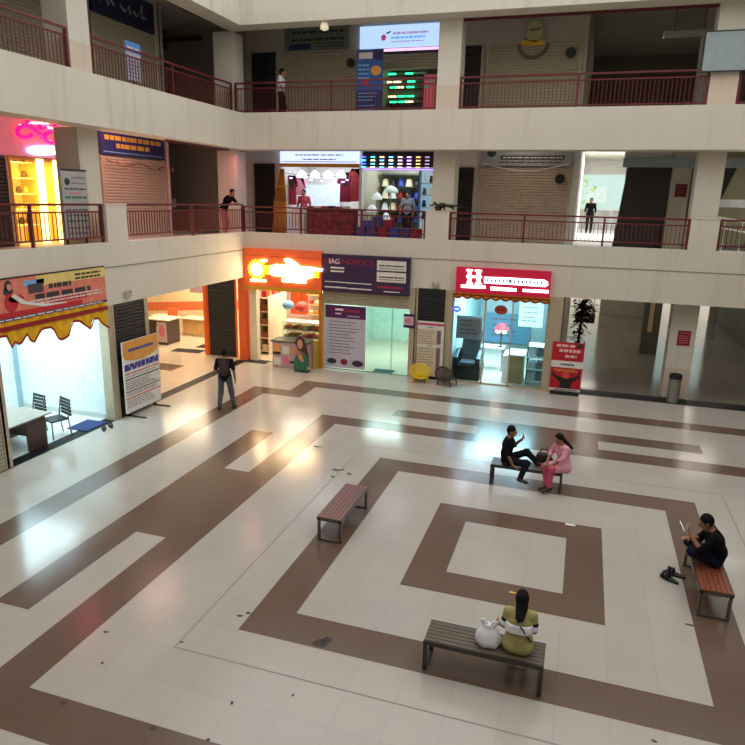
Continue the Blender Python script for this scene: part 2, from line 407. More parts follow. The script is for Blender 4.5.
# red pipes under the upper beams
struct('trim_red_pipe_back', G().box(XL - .2, -1.45, YB + .74, YB + .84, 11.08, 11.2).box(-.73, 6.2, YB + .74, YB + .84, 10.97, 11.1).box(6.93, XR, YB + .74, YB + .84, 10.97, 11.1), BAR)
struct('trim_red_pipe_left', G().box(XL - .84, XL - .74, 6.94, YB + .5, 11.05, 11.18).box(XL - .84, XL - .74, -6, 6.2, 11.05, 11.18), BAR)
struct('trim_red_pipe_passage', G().box(XL - .5, XL - .4, 9.5, 13.0, F2B - .06, F2B + .02), BAR)
struct('trim_3', G().box(-16, -10.9, YS - .1, YS - .04, 11.3, 11.46), BAR)

# ------------------------------------------------------------------ upper shop walls
U1, U2 = Z2 - .28, Z3 - .3
g = G().box(-17, -9.3, YS, YS + .2, Z1, U1); struct('wall_back_first_painted_shade', g, GREYW)  # same wall plane; darker grey stands in for shade on its unlit end
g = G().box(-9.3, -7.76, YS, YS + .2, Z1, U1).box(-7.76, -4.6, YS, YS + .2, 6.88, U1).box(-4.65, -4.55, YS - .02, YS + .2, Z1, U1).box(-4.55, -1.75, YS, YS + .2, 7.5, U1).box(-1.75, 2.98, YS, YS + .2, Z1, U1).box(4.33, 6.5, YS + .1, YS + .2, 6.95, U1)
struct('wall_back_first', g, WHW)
g = G().box(-17, -9.1, YS, YS + .2, Z2, U2); struct('wall_back_second_painted_shade', g, GREYW)  # unlit end of this wall too has its shade put into the colour
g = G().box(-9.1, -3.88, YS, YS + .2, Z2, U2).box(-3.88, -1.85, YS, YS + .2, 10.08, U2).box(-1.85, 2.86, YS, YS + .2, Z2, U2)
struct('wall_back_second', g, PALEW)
g = G().box(XS - .2, XS, -13, 6.1, Z1, U1).box(XS - .2, XS, 6.1, 7.93, 6.55, U1).box(XS - .2, XS, 7.93, 13.06, Z1, U1).box(-14, XS, 12.96, 13.06, Z1, U1); struct('wall_left_first', g, PIL)
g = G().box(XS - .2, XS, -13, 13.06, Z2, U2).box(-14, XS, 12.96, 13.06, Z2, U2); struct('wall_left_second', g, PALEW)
# lit shop rooms on the upper floors
def room(name, x0, x1, y0, y1, z0, z1, m, sides='LRB', mc=None):
    g = G(); t = .06
    if 'L' in sides: g.box(x0 - t, x0, y0, y1, z0, z1)
    if 'R' in sides: g.box(x1, x1 + t, y0, y1, z0, z1)
    if 'B' in sides: g.box(x0 - t, x1 + t, y1, y1 + t, z0, z1)
    struct('wall_' + name, g, m); struct('ceiling_' + name, G().box(x0 - t, x1 + t, y0, y1 + t, z1, z1 + t), mc or m)
room('display_shop', -7.76, -4.64, YS + .2, YS + 2.6, Z1, 7.2, WHW)
room('light_shop', -4.55, -1.75, YS + .2, YS + 2.6, Z1, 7.5, mat('beige_shop_wall', (206, 198, 170), .6))
room('green_lit_shop', -3.88, -1.85, YS + .2, YS + 2.2, Z2, 10.3, mat('dim_shop_wall', (120, 122, 112), .7))
g = G().box(XS - 1.6, XS - 1.5, 6.0, 8.0, Z1, 7.0).box(XS - 1.5, XS - .2, 6.02, 6.1, Z1, 7.0).box(XS - 1.5, XS - .2, 7.93, 8.0, Z1, 7.0).box(XS - 1.6, XS - .2, 6.0, 8.0, 6.56, 6.62)
struct('wall_jewel_shop', g, mat('golden_shop_wall', (236, 196, 110), .5))
# first gallery corridor to the outside, right
struct('wall_first_corridor', G().box(2.86, 2.98, YS + .2, 30, Z1, U1).box(5.2, 5.32, YS + 4, 30, Z1, U1), WHW)
struct('wall_first_corridor_end', G().box(2.8, 5.4, 29.8, 30, 7.25, U1).box(2, 7, 33.2, 33.4, Z1 - .3, 5.5), WHW)
struct('floor_balcony', G().box(2, 7, 30.4, 33.4, Z1 - .3, Z1), WHW)
struct('floor_first_corridor', G().box(2.98, 5.2, YS + .3, 30.4, Z1, Z1 + .01), WHW)
struct('wall_first_lobby', G().box(4.45, 7.1, YS + .7, YS + .8, Z1, U1), mat('dark_lobby_wall', (132, 128, 112), .8))
struct('pillar_first_pale', G().box(5.78, 6.34, YS - .1, YS + .4, Z1, U1), PALEW)
struct('pillar_beam_pale', G().box(4.3, 12, YS - .12, YS + .1, 6.92, 7.2), BLUEGREY)
struct('wall_first_right', G().box(7.2, 16.5, 22, 22.2, Z1, U1), mat('olive_wall', (150, 142, 110), .8))
# second gallery, dark lobby at the right
struct('wall_second_lobby', G().box(2.86, 16.5, 24, 24.2, Z2, U2).box(2.86, 3.0, YS + .2, 24, Z2, U2), mat('dark_lobby_wall', (132, 128, 112), .8))
struct('pillar_second_lobby', G().box(6.3, 6.85, 17.2, 17.8, Z2, U2), PALEW)
struct('wall_second_lobby_low', G().box(3.0, 7.6, 19.0, 19.15, Z2, 10.2), mat('brown_dado', (92, 66, 58), .6))

# ------------------------------------------------------------------ ground floor shells
struct('pillar_jamb_left', G().box(XL - .25, XL + .02, 5.93, 6.12, 0, F1B).box(XL - .2, XL + .02, 7.46, 7.58, 0, F1B).box(XL - .2, XL + .02, 2.5, 2.66, 0, F1B), ALU)
struct('wall_left_shop', G().box(-11.0, -10.9, -8, 6.1, 0, 3.05).box(-11, XL - .25, 6.0, 6.12, 0, 3.05).box(-11, XL - .25, 2.35, 2.45, 0, 3.05).box(-16, XL - .2, 7.46, 7.58, 0, 3.3), mat('white_gloss_wall', (226, 234, 234), .3))
struct('baseboard_left', G().box(-10.9, XL - .25, 5.97, 6.0, 0, .12), mat('skirting_grey', (190, 192, 188), .4))
struct('ceiling_left_shop', G().box(-11, XL - .2, -8, 7.5, 3.05, 3.1), WHW)
struct('ceiling_passage', G().box(-16, XL - .2, 7.5, 13.3, 3.6, 3.65).box(-16, -1.75, 13.3, 19.2, 3.55, 3.6), CREAM)
struct('wall_cafe', G().box(-16.3, -16.2, 7.5, 17.3, 0, 3.6).box(-16.2, -9.75, 17.2, 17.3, 0, 3.6).box(-9.75, -4.93, 19, 19.1, 0, 3.6).box(-9.8, -9.7, 17.2, 19, 0, 3.6), CREAM)
struct('wall_lab', G().box(-4.95, -4.87, 13.25, 19, 0, 3.1).box(-1.75, -1.68, 13.25, 19, 0, 3.1).box(-4.95, -1.68, 18.9, 19, 0, 3.1), mat('mint_wall', (210, 234, 224), .5))
struct('ceiling_lab', G().box(-4.95, -1.7, 13.25, 19, 3.0, 3.05), WHW)
struct('wall_lab_front', G().box(-1.85, -1.68, 13.1, 13.3, 0, F1B).box(-.62, -.45, 13.1, 13.3, 0, F1B).box(-1.7, -.6, 13.26, 13.36, 0, F1B), ALU)
struct('wall_massage_shop', G().box(-.6, -.5, 13.25, 20, 0, 3.1).box(2.66, 2.74, 13.25, 20, 0, 3.1).box(-.6, 2.74, 20, 20.1, 0, 3.1), mat('pale_blue_wall', (206, 220, 222), .5))
struct('ceiling_massage_shop', G().box(-.6, 2.74, 13.25, 20, 3.0, 3.05), WHW)
struct('pillar_jamb_corridor', G().box(2.55, 2.95, 13.1, 13.45, 0, F1B), ALU)
# corridor to the right
struct('wall_corridor_left', G().box(2.86, 2.95, 13.45, 30, 0, 4.05), PALEW)
struct('wall_corridor_right', G().box(10.2, 10.4, 16, 30, 0, 4.05), mat('dark_green_wall', (98, 100, 86), .7))
struct('pillar_corridor', G().box(5.9, 6.52, 20.2, 20.8, 0, 4.05), mat('dark_pillar', (92, 92, 80), .7))
struct('trim_pillar_strip', G().box(6.08, 6.24, 20.17, 20.2, .9, 2.9), mat('beige_strip', (206, 178, 138), .6))
struct('wall_corridor_cross', G().box(4.5, 7.45, 30, 30.2, 0, 4.05).box(8.4, 9.1, 30, 30.2, 0, 4.05).box(9.9, 16.5, 30, 30.2, 0, 4.05).box(2.9, 4.5, 30, 30.2, 3.5, 4.05).box(7.45, 8.4, 30, 30.2, 3.5, 4.05), PALEW)
struct('ceiling_corridor', G().box(2.9, 16.5, YB + .25, 30.2, 3.75, 3.8).box(2.95, 16.5, 16, 16.3, 3.3, 3.75).box(2.95, 16.5, 20, 20.3, 3.3, 3.75).box(2.95, 16.5, 26, 26.3, 3.3, 3.75), CEIL)

# ------------------------------------------------------------------ RAILINGS
def railing(p0, p1, zb, zt, label, ret0=False, ret1=False, mid=1):
    p0, p1 = Vector((*p0, 0)), Vector((*p1, 0)); d = (p1 - p0).normalized(); n = Vector((-d.y, d.x, 0)); Lg = (p1 - p0).length
    root = thing('railing', label, 'railing', (p0.x, p0.y, zb), group='red railings of the galleries')
    up = Vector((0, 0, 1)); b0 = p0 + up * zb
    def bar(nm, z, h, w, s0=0.0, s1=Lg): return part(nm, G().obox(b0 + d * s0 - n * w / 2 + up * (z - zb), d * (s1 - s0), n * w, up * h), RAIL, root)
    bar('top_rail', zt - .05, .05, .06); bar('middle_rail', zt - .21, .035, .04); bar('bottom_rail', zb + .12, .035, .04)
    pn = [0] + [i * Lg / (mid + 1) for i in range(1, mid + 1)] + [Lg]
    for q in pn:
        q = min(max(q, .03), Lg - .03)
        part('post', G().obox(b0 + d * (q - .03) - n * .03, d * .06, n * .06, up * (zt - .05 - zb)), RAIL, root)
    for k, rt in ((0, ret0), (1, ret1)):
        if rt:
            e = p0 if k == 0 else p1; s = -1 if k == 0 else 1
            gg = G()
            for z in (zt - .2, zt - .5, zb + .13): gg.obox(e + up * z - n * .02, d * (s * .12), n * .04, up * .035)
            part('wall_fixing', gg, RAIL, root)
    nb = int(Lg / .115); first = None; zz0, zz1 = zb + .15, zt - .2
    for k in range(1, nb):
        s = Lg * k / nb
        if min(abs(s - q) for q in pn) < .06: continue
        if first is None:
            first = part('baluster', G().box(-.008, .008, -.008, .008, 0, zz1 - zz0), RAIL, root, local=True); o = first
        else:
            o = first.copy(); COL.objects.link(o); o.parent = root
        q = d * s; o.location = (q.x, q.y, zz0 - zb)
yr = YB + SB + .05; xr = XL - SB - .05
railing((XL - .1, YB + .1), (-1.47, YB + .1), F1T, 5.42, 'red railing in front of the brightly lit shops on the lower gallery', mid=2)
railing((-.71, YB + .1), (6.16, YB + .1), F1T, 5.41, 'red railing of the lower gallery in front of the closed tan shutter', mid=2)
railing((6.91, YB + .1), (13.1, YB + .1), F1T, 5.42, 'red railing beside the stair at the right end of the lower gallery', mid=2)
railing((XL - .1, 7.02), (XL - .1, YB + .05), F1T, 5.48, 'red railing the person in black leans on', mid=1)
railing((XL - .1, -.5), (XL - .1, 6.2), F1T, 5.48, 'red railing in front of the golden lit shop with the pink neon', mid=2)
railing((xr + .1, yr - .05), (-1.45, yr), F2T, 9.43, 'red railing of the upper gallery before the man in the white shirt', ret1=True)
railing((-.73, yr), (6.2, yr), F2T, 9.41, 'red railing of the upper gallery below the oval wall logo', ret0=True, ret1=True)
railing((6.94, yr), (13.3, yr), F2T, 9.41, 'red railing at the far right of the upper gallery past the last pillar', ret0=True)
railing((xr, 6.94), (xr, yr - .1), F2T, 9.42, 'red railing of the upper gallery with the blue and white poster behind it', ret0=True)
railing((xr, -.6), (xr, 6.2), F2T, 9.42, 'red railing at the top left of the photo in front of the ribbed grey shutter', ret1=True)

# ------------------------------------------------------------------ SHUTTERS
def ribs(O, a, n, w, h, pitch=.09, dep=.025):
    """ribbed curtain surface, ribs horizontal"""
    g = G(); O = Vector(O); a = Vector(a); n = Vector(n); N_ = max(3, int(h / pitch)); pr = [(0.0, -.03)]
    for k in range(N_):
        z = h * k / N_; p = h / N_
        pr += [(z, 0), (z + p * .12, dep * .8), (z + p * .4, dep), (z + p * .75, dep * .8), (z + p * .88, 0)]
    pr += [(h, 0), (h, -.03)]
    m = len(pr); g.add([O + Z * z + n * q for z, q in pr] + [O + a * w + Z * z + n * q for z, q in pr],
                       [(i, i + 1, m + i + 1, m + i) if a.cross(Z).dot(n) < 0 else (i, m + i, m + i + 1, i + 1) for i in range(m - 1)] + [(m - 1, 0, m, 2 * m - 1)])
    return g
def shutter(label, axis, c0, c1, plane, z0, z1, m, guide=ALU, group='roller shutters', pitch=.09):
    if axis == 'x': O, a, n = (c0, plane, z0), X, -Y
    else: O, a, n = (plane, c0, z0), Y, X
    O = Vector(O); w = c1 - c0
    r = thing('roller_shutter', label, 'shutter', O + a * w / 2, group=group)
    part('curtain', ribs(O + n * .01, a, n, w, z1 - z0, pitch), m, r)
    for s in (0, w): part('guide_rail', G().obox(O + a * (s - .03), a * .06, n * .05, Z * (z1 - z0)), guide, r)
    part('bottom_bar', G().obox(O + n * .005, a * w, n * .035, Z * .05), m, r)
    return r
shutter('black shutter at floor level behind the tall printed price stand', 'y', 6.15, 7.45, XL - .02, 0.0, F1B, BSH)
shutter('black shutter between two orange columns at the cafe corner', 'x', -9.52, -8.36, 13.38, 0.0, 3.5, BSH, ORANGE)
shutter('black shutter behind the yellow chair and notice sheets', 'x', -1.62, -.66, 13.2, 0.0, 3.0, BSH)
shutter('tan shutter half hidden at the left edge of the photo beside the table', 'y', -.6, 2.55, XL - .03, 0.0, F1B, TAN)
shutter('dark shutter on the upper gallery behind the man in the white shirt', 'x', -8.9, -7.85, YS - .05, Z2, 10.78, BSH)
shutter('wide dim tan shutter below the grey green sign on the upper gallery', 'x', -7.6, -3.95, YS - .05, Z2, 10.7, TAN)
shutter('half open tan shutter above the green lit display', 'x', -3.82, -1.87, YS - .05, 10.05, 10.54, TAN)
shutter('dark shutter on the upper gallery just right of the middle pillar', 'x', -1.5, -.42, YS - .05, Z2, 10.7, BSH)
shutter('tan shutter with a painted arc below the oval wall logo', 'x', -.24, 2.68, YS - .05, Z2, 10.68, TAN)
shutter('dark shutter on the lower gallery beside the orange drape', 'x', -8.88, -7.95, YS - .05, Z1, 6.95, BSH)
shutter('dark shutter on the lower gallery next to the leafy plant', 'x', -1.5, -.44, YS - .05, Z1, 6.87, BSH)
shutter('closed tan shutter under the grey curved sign on the lower gallery', 'x', -.24, 2.66, YS - .05, Z1, 6.9, TAN2)
shutter('beige shutter below the blue and yellow sign on the lower gallery', 'y', 9.55, 12.6, XS + .03, Z1, 6.82, TAN2)
shutter('dark ribbed shutter left of the golden lit shop', 'y', 3.4, 6.05, XS + .03, Z1, 6.56, BSH)
shutter('dim shutter below the navy sign with white script', 'y', 9.6, 12.5, XS + .03, Z2, 10.66, TAN)
shutter('grey ribbed shutter at the top left corner of the photo', 'y', 3.5, 7.7, XS + .03, Z2, 11.2, TAN)
shutter('rolled up tan shutter below the purple diagnostics sign', 'x', -4.87, -1.87, 13.17, 2.28, 2.72, TAN)
# ------------------------------------------------------------------ helpers for signs
def bpx(bd, u, v, axis='x'):
    if axis == 'x': x, z = K(u, v, bd.O.y); return ((x - bd.O.x) / bd.w, (z - bd.O.z) / bd.h)
    y, z = W(u, v, bd.O.x); return ((y - bd.O.y) / bd.w, (z - bd.O.z) / bd.h)
def pxrect(bd, u0, v0, u1, v1, axis='x'):
    a = bpx(bd, u0, v0, axis); b = bpx(bd, u1, v1, axis); c = bpx(bd, u0, v1, axis); d = bpx(bd, u1, v0, axis)
    xs = sorted(((a[0] + c[0]) / 2, (b[0] + d[0]) / 2)); ys = sorted(((b[1] + c[1]) / 2, (a[1] + d[1]) / 2))
    return (xs[0], ys[0], xs[1], ys[1])
def zr(bd, off, sc, L, axis='x'): return [pxrect(bd, off[0] + a / sc, off[1] + b / sc, off[0] + c / sc, off[1] + d / sc, axis) for a, b, c, d in L]
def zp(bd, off, sc, P, axis='x'): return [bpx(bd, off[0] + a / sc, off[1] + b / sc, axis) for a, b in P]

# ---- orange sweet shop sign
y = 13.0
t = thing('shop_sign', 'lit orange shop sign with a white sun and glowing white lettering', 'sign', (-6.36, y, 2.74))
bd = back_board(t, -7.8, -4.92, 2.74, 4.02, y); bd.base('panel', ORANGE_L, .18)
o_, s_ = (240, 245), 8.28
cx, cy = bpx(bd, 257.2, 269.3); ra = .37
star = []
for k in range(36):
    r = ra if k % 2 == 0 else ra * .8; an = 2 * PI * k / 36; star.append((cx + r * math.cos(an) / bd.w, cy + r * math.sin(an) / bd.h))
bd.poly('sun_rays', YEL_L, [star], .04); bd.poly('sun_disc', WHITE_L, [ell(cx, cy, .215 / bd.w, .215 / bd.h), zp(bd, o_, s_, [(175, 122), (222, 122), (222, 136), (180, 137)])], .055)
bd.poly('yellow_lettering_edge', YEL_L, [zp(bd, o_, s_, [(212, 168), (262, 165), (262, 245), (212, 242)]), zp(bd, o_, s_, [(595, 190), (655, 200), (655, 272), (595, 272)])], .03)
bd.poly('white_lettering', WHITE_L, [zp(bd, o_, s_, [(250, 178), (300, 160), (370, 165), (440, 185), (500, 178), (600, 185), (612, 205), (612, 265), (560, 280), (500, 270), (400, 262), (280, 252), (248, 235)]),
     zp(bd, o_, s_, [(368, 118), (400, 110), (445, 132), (505, 182), (440, 190), (385, 145)]), zp(bd, o_, s_, [(605, 190), (686, 198), (680, 214), (605, 210)])], .045)
bd.poly('tagline', WHITE_L, [zp(bd, o_, s_, [(90, 282), (215, 288), (215, 304), (90, 298)]), zp(bd, o_, s_, [(350, 275), (545, 288), (545, 318), (350, 302)])], .03)
bd.rects('groove', mat('orange_groove', (190, 78, 30), .5), [(0, .80, 1, .815)])
solo('sign_strip', G().box(-7.8, -4.92, 13.0, 13.12, 2.60, 2.735), GOLD, 'golden strip along the bottom of the orange sign', 'trim strip')
solo('door_column', G().box(-8.08, -7.8, 13.02, 13.3, 0, 4.0), ORANGE, 'tall orange column between the black shutter and the sweet shop', 'column')
solo('door_column', G().box(-9.68, -9.54, 13.3, 13.5, 0, 3.55), ORANGE, 'slim orange column left of the black cafe shutter', 'column')
solo('door_column', G().box(-5.02, -4.9, 13.05, 13.3, 0, 2.6), mat('ochre_frame', (196, 124, 40), .5), 'ochre door frame post between sweet shop and purple shop', 'column')
solo('door_column', G().box(-7.72, -7.44, 13.15, 13.4, 0, 2.6), CREAM, 'cream door pillar at the left of the sweet shop entrance', 'column')

# ---- purple diagnostics sign
t = thing('shop_sign', 'purple diagnostics shop sign with two white boxes at its right', 'sign', (-3.38, 13.05, 2.72))
bd = back_board(t, -4.89, -1.87, 2.72, 3.95, 13.02); bd.base('panel', PURP, .15)
bd.rects('white_box', PAPER, [(.635, .64, .96, .9), (.635, .34, .96, .6)])
bd.lines('box_text', INK, .66, .94, [.77, .47], .035, d=.004, words=7); bd.lines('box_text_small', GREYINK, .66, .94, [.70, .40], .02, d=.004, words=9)
lettering('red_lettering', 'DIAGNOSTICS', mat('sign_red', (170, 40, 56), .5), bd, .03, .76, .15, 1.68)
lettering('white_lettering', 'IAG', WHITE, bd, .085, .75, .17, .36, t=.02)
bd.rects('white_lettering_lines', PAPER, [(.1, .62, .26, .67), (.1, .53, .26, .575), (.03, .25, .3, .275), (.3, .245, .58, .27), (.03, .1, .3, .135), (.31, .09, .58, .125), (.72, .075, .9, .1)])
bd.lines('red_text', mat('sign_red', (170, 40, 56)), .65, .95, [.2], .05, words=9)

# ---- red massage shop sign
t = thing('shop_sign', 'red shop sign with a lit white double bar letter logo', 'sign', (1.08, 13.05, 2.97))
bd = back_board(t, -.36, 2.52, 2.97, 3.76, 13.0); bd.base('panel', mat('crimson_sign', (176, 18, 52), .45, emit=.25), .17)
PW = mat('cool_lit_letters', (236, 246, 255), .5, emit=2.6)
o_, s_ = (450, 260), 6.77
bd.poly('letter_logo', PW, [zp(bd, o_, s_, P) for P in ([(122, 64), (145, 65), (145, 160), (120, 158)], [(180, 68), (207, 70), (205, 163), (180, 162)], [(112, 104), (215, 108), (215, 122), (112, 118)], [(112, 62), (155, 64), (155, 74), (112, 72)], [(170, 66), (216, 69), (216, 79), (170, 76)], [(112, 152), (153, 154), (153, 164), (112, 161)], [(170, 155), (214, 157), (214, 167), (170, 165)])], .03)
bd.poly('name_band', PW, [zp(bd, o_, s_, [(232, 114), (400, 120), (640, 135), (662, 148), (664, 170), (645, 182), (400, 165), (232, 157)])], .02)
bd.poly('name_letters', mat('pale_blue_letter', (150, 196, 222), .5), [zp(bd, o_, s_, [(x, 126 + (x - 240) * .048), (x + 14, 126 + (x - 226) * .048), (x + 14, 146 + (x - 226) * .05), (x, 146 + (x - 240) * .05)]) for x in range(250, 640, 26)] , .006, d=.02)
bd.poly('star_mark', DBLUE, [zp(bd, o_, s_, [(398, 130), (425, 152), (420, 158), (396, 140)]), zp(bd, o_, s_, [(408, 124), (416, 126), (404, 158), (396, 156)])], .008, d=.02)
bd.poly('underline', PW, [zp(bd, o_, s_, P) for P in ([(76, 166), (240, 174), (240, 194), (76, 186)], [(276, 181), (450, 193), (448, 213), (276, 203)], [(492, 197), (668, 205), (666, 224), (492, 213)])], .02)

# ---- bunting of cloth
def bunting(label, O, a, n, w, drops, h0, mats_, name='bunting'):
    O, a, n = Vector(O), Vector(a), Vector(n)
    t = thing(name, label, 'bunting', O + a * w / 2)
    g = G(); N_ = len(drops) - 1
    for i in range(N_):
        x0, x1 = w * i / N_, w * (i + 1) / N_
        b0 = n * (.02 * math.sin(i * 1.7)); b1 = n * (.02 * math.sin((i + 1) * 1.7))
        p = [O + a * x0 + b0, O + a * x1 + b1, O + a * x1 - Z * drops[i + 1] + b1, O + a * x0 - Z * drops[i] + b0]
        g.add(p + [q + n * .008 for q in p], [(0, 1, 2, 3), (7, 6, 5, 4), (0, 4, 5, 1), (3, 2, 6, 7), (1, 5, 6, 2), (0, 3, 7, 4)])
    part('cloth', g, mats_[0], t)
    g = G(); g.obox(O - Z * h0[0] + n * .03, a * w, Z * -h0[1], n * .008); part('red_band', g, mats_[1], t)
    g = G()
    for i in range(N_):
        x0, x1 = w * i / N_, w * (i + 1) / N_
        q = [O + a * x0 - Z * (drops[i] - .045) + n * .03, O + a * x1 - Z * (drops[i + 1] - .045) + n * .03]
        g.add([q[0], q[1], q[1] - Z * .055, q[0] - Z * .055, q[0] + n * .008, q[1] + n * .008, q[1] - Z * .055 + n * .008, q[0] - Z * .055 + n * .008], [(0, 1, 2, 3), (7, 6, 5, 4), (0, 4, 5, 1), (3, 2, 6, 7)])
    part('trim', g, mats_[1], t); return t, O
CLY = mat('marigold_cloth', (236, 178, 16), .75, var=.15); CLR = mat('maroon_cloth', (150, 26, 24), .75, var=.15)
# left shop: edge of the drop traced every few centimetres, 2.55 .. 5.95
xl = XL + .05
edge = [(6, 470), (45, 470), (60, 545), (80, 500), (110, 520), (150, 455), (185, 515), (230, 430), (262, 420), (300, 418), (330, 485), (350, 490), (390, 465), (410, 385), (450, 380), (490, 410), (520, 435), (525, 370), (560, 365), (585, 400), (620, 420)]
ey = []
for a_, b_ in edge: q = W(a_ / 5.73, 255 + b_ / 5.73, xl); ey.append(q)
ys_ = [2.6 + .085 * i for i in range(40)]; dr = []
for yv in ys_:
    k = 0
    while k < len(ey) - 2 and ey[k + 1][0] < yv: k += 1
    f = min(max((yv - ey[k][0]) / max(ey[k + 1][0] - ey[k][0], .01), 0), 1); dr.append(3.12 - (ey[k][1] * (1 - f) + ey[k + 1][1] * f))
bunting('yellow and maroon festive cloth hung over the left shop front', (xl, 2.6, 3.12), Y, X, 3.32, [max(.12, d) for d in dr], (.09, .1), (CLY, CLR))
dr2 = [.13 + .07 * abs(math.sin(i * PI / 6)) for i in range(61)]
bunting('narrow yellow and maroon scalloped bunting under the red shop sign', (-.42, 13.06, 2.97), X, -Y, 2.98, dr2, (.05, .04), (CLY, CLR))

# ---- banner over the left shop
t = thing('shop_banner', 'pink and yellow printed banner with a woman over the left shop', 'banner', (XL + .05, 4.3, 3.1))
bd = left_board(t, 2.55, 5.92, 3.125, 4.0, XL + .07)
ST = mat('salmon_print', (224, 128, 104), .7, var=.12); bd.base('panel', ST, .05)
o_, s_ = (0, 265), 6.48
bd.rects('yellow_print', mat('pale_yellow_print', (232, 204, 124), .7), [(.36, .72, 1, 1.0)]); bd.rects('red_print', RED, [(.02, .08, .75, .2), (.45, .24, .8, .36)], d=.002)
bd.rects('blue_print', SKYB, zr(bd, o_, s_, [(150, 95, 285, 130)], 'y')); bd.rects('dark_photo', mat('photo_grey', (70, 66, 70), .7), zr(bd, o_, s_, [(180, 120, 280, 180)], 'y'), d=.003)
bd.poly('woman_hair', INK, [ell(.14, .82, .028, .13), ell(.135, .70, .036, .11)]); bd.poly('woman_face', SKINP, [ell(.145, .79, .018, .085)], d=.006); bd.poly('woman_dress', RED, [ell(.15, .42, .05, .22), ell(.19, .5, .06, .09)], d=.002)
bd.poly('white_swoosh', PAPER, [[(.18, .62), (.26, .4), (.42, .26), (.6, .22), (.6, .19), (.4, .2), (.22, .36), (.15, .58)]], d=.006)
bd.lines('title_text', INK, .46, .66, [.68], .12, words=4); bd.lines('main_text', INK, .34, .84, [.47], .12, words=4, d=.006); bd.lines('right_text', INK, .7, .95, [.88, .78], .05, words=5, d=.006); bd.lines('small_text', PAPER, .3, .95, [.3, .38], .035, words=12, d=.008)
bd.rects('bottom_strip', DBLUE, [(0, 0, 1, .07)], d=.004); bd.lines('bottom_text', PAPER, .03, .95, [.035], .03, words=14, d=.009)
bd.rects('top_edge', BLACK, [(0, .985, 1, 1.02)], t=.01)

# ---- lamp boxes on the first band
for (lab, c) in (('small beige emergency lamp on the band above the black shutter at left', W(126, 294, XL) + ('L',)), ('small beige emergency lamp on the band above the notice sheets', K(436, 285, YB) + ('B',))):
    t = None
    if c[2] == 'L': P_ = Vector((XL, c[0], c[1])); n, a = X, Y
    else: P_ = Vector((c[0], YB, c[1])); n, a = -Y, X
    t = thing('emergency_lamp', lab, 'lamp', P_)
    part('housing', G().obox(P_ - a * .11 - Z * .07, a * .22, Z * .12, n * .1), ALU, t, bevel=.01)
    for s in (-.07, .07): part('lamp_head', G().tube([P_ + a * s + n * .05 + Z * .05, P_ + a * s + n * .12 + Z * .08], .035), mat('grey_plastic', (170, 164, 152), .5), t)
p_ = K(325, 21, YB + .3); P_ = Vector((p_[0], YB + .25, F3B))
t = thing('ceiling_lamp', 'small white lamp under the top beam above the tan shutter', 'lamp', P_)
part('bracket', G().lathe([(.09, 0), (.09, -.03)], P_), ALU, t); part('shade', G().lathe([(.1, -.03), (.13, -.12), (.13, -.2), (.05, -.24)], P_), mat('warm_white_shade', (236, 222, 190), .4, emit=.3), t, smooth=True)

# ------------------------------------------------------------------ BENCHES
def bench(label, loc, rz, slat, frame):
    r = thing('bench', label, 'bench', loc, rz, 'benches on the brown square'); Lb, Wb, H = 1.46, .43, .44
    for k in range(6):
        y = -Wb / 2 + .005 + k * (Wb - .01) / 6
        part('slat', G().box(-Lb / 2 + .005, Lb / 2 - .005, y + .004, y + (Wb - .01) / 6 - .004, H - .025, H), slat, r, local=True, bevel=.003)
    for s in (-1, 1):
        x = s * (Lb / 2 - .025)
        g = G().box(x - .025, x + .025, -Wb / 2, -Wb / 2 + .04, 0, H - .03).box(x - .025, x + .025, Wb / 2 - .04, Wb / 2, 0, H - .03).box(x - .025, x + .025, -Wb / 2 + .04, Wb / 2 - .04, 0, .03).box(x - .025, x + .025, -Wb / 2, Wb / 2, H - .065, H - .025)
        part('leg_frame', g, frame, r, local=True)
    for s in (-1, 1): part('side_rail', G().box(-Lb / 2, Lb / 2, s * (Wb / 2 + .006) - .008, s * (Wb / 2 + .006) + .008, H - .06, H - .005), frame, r, local=True)
    return r
BN = [('bench with dark grey brown slats that holds a white plastic bag', (2.70, -.32, 0), 0, mat('grey_brown_slat', (92, 80, 66), .45, stretch=(1, 14, 14), var=.15), DSTEEL),
      ('empty bench with maroon slats on the left side of the brown square', (-.30, 2.76, 0), PI / 2, mat('maroon_slat', (124, 90, 88), .4, stretch=(1, 14, 14), var=.15), mat('mid_steel', (104, 102, 98), .35, metal=.6)),
      ('bench at the back that two people share', (2.70, 5.68, 0), 0, mat('slate_slat', (104, 96, 96), .35, stretch=(1, 14, 14), var=.15), DSTEEL),
      ('bench with reddish brown slats under the man with the phone', (5.68, 2.62, 0), PI / 2, mat('red_brown_slat', (128, 68, 46), .4, stretch=(1, 14, 14), var=.15), mat('mid_steel', (104, 102, 98)))]
for b in BN: bench(*b)

# plastic bag
bx, by = FL(486, 651, .44); by = -.33
g = G(); prof = [(.02, 0), (.15, .005), (.17, .04), (.165, .10), (.14, .16), (.10, .21), (.06, .245), (.065, .27)]
g.lathe(prof, (0, 0, 0), 22); rr = random.Random(4)
g.v = [(p[0] * (1 + .12 * math.sin(5 * math.atan2(p[1], p[0]) + p[2] * 20)), p[1] * .8 * (1 + .12 * math.cos(7 * math.atan2(p[1], p[0]))), p[2]) for p in g.v]
t = thing('plastic_bag', 'white knotted plastic carrier bag on the front bench', 'bag', (bx, by, .441))
WPL = mat('white_polythene', (226, 230, 236), .35, var=.1, bump=.4, scale=9)
part('body', g, WPL, t, smooth=True, local=True)
for s in (-1, 1): part('handle', G().tube([(s * .02, 0, .23), (s * .08, .01, .27), (s * .10, .0, .32), (s * .06, -.01, .33), (s * .02, 0, .26)], [.02, .018, .014, .012, .012], 8), WPL, t, smooth=True, local=True)

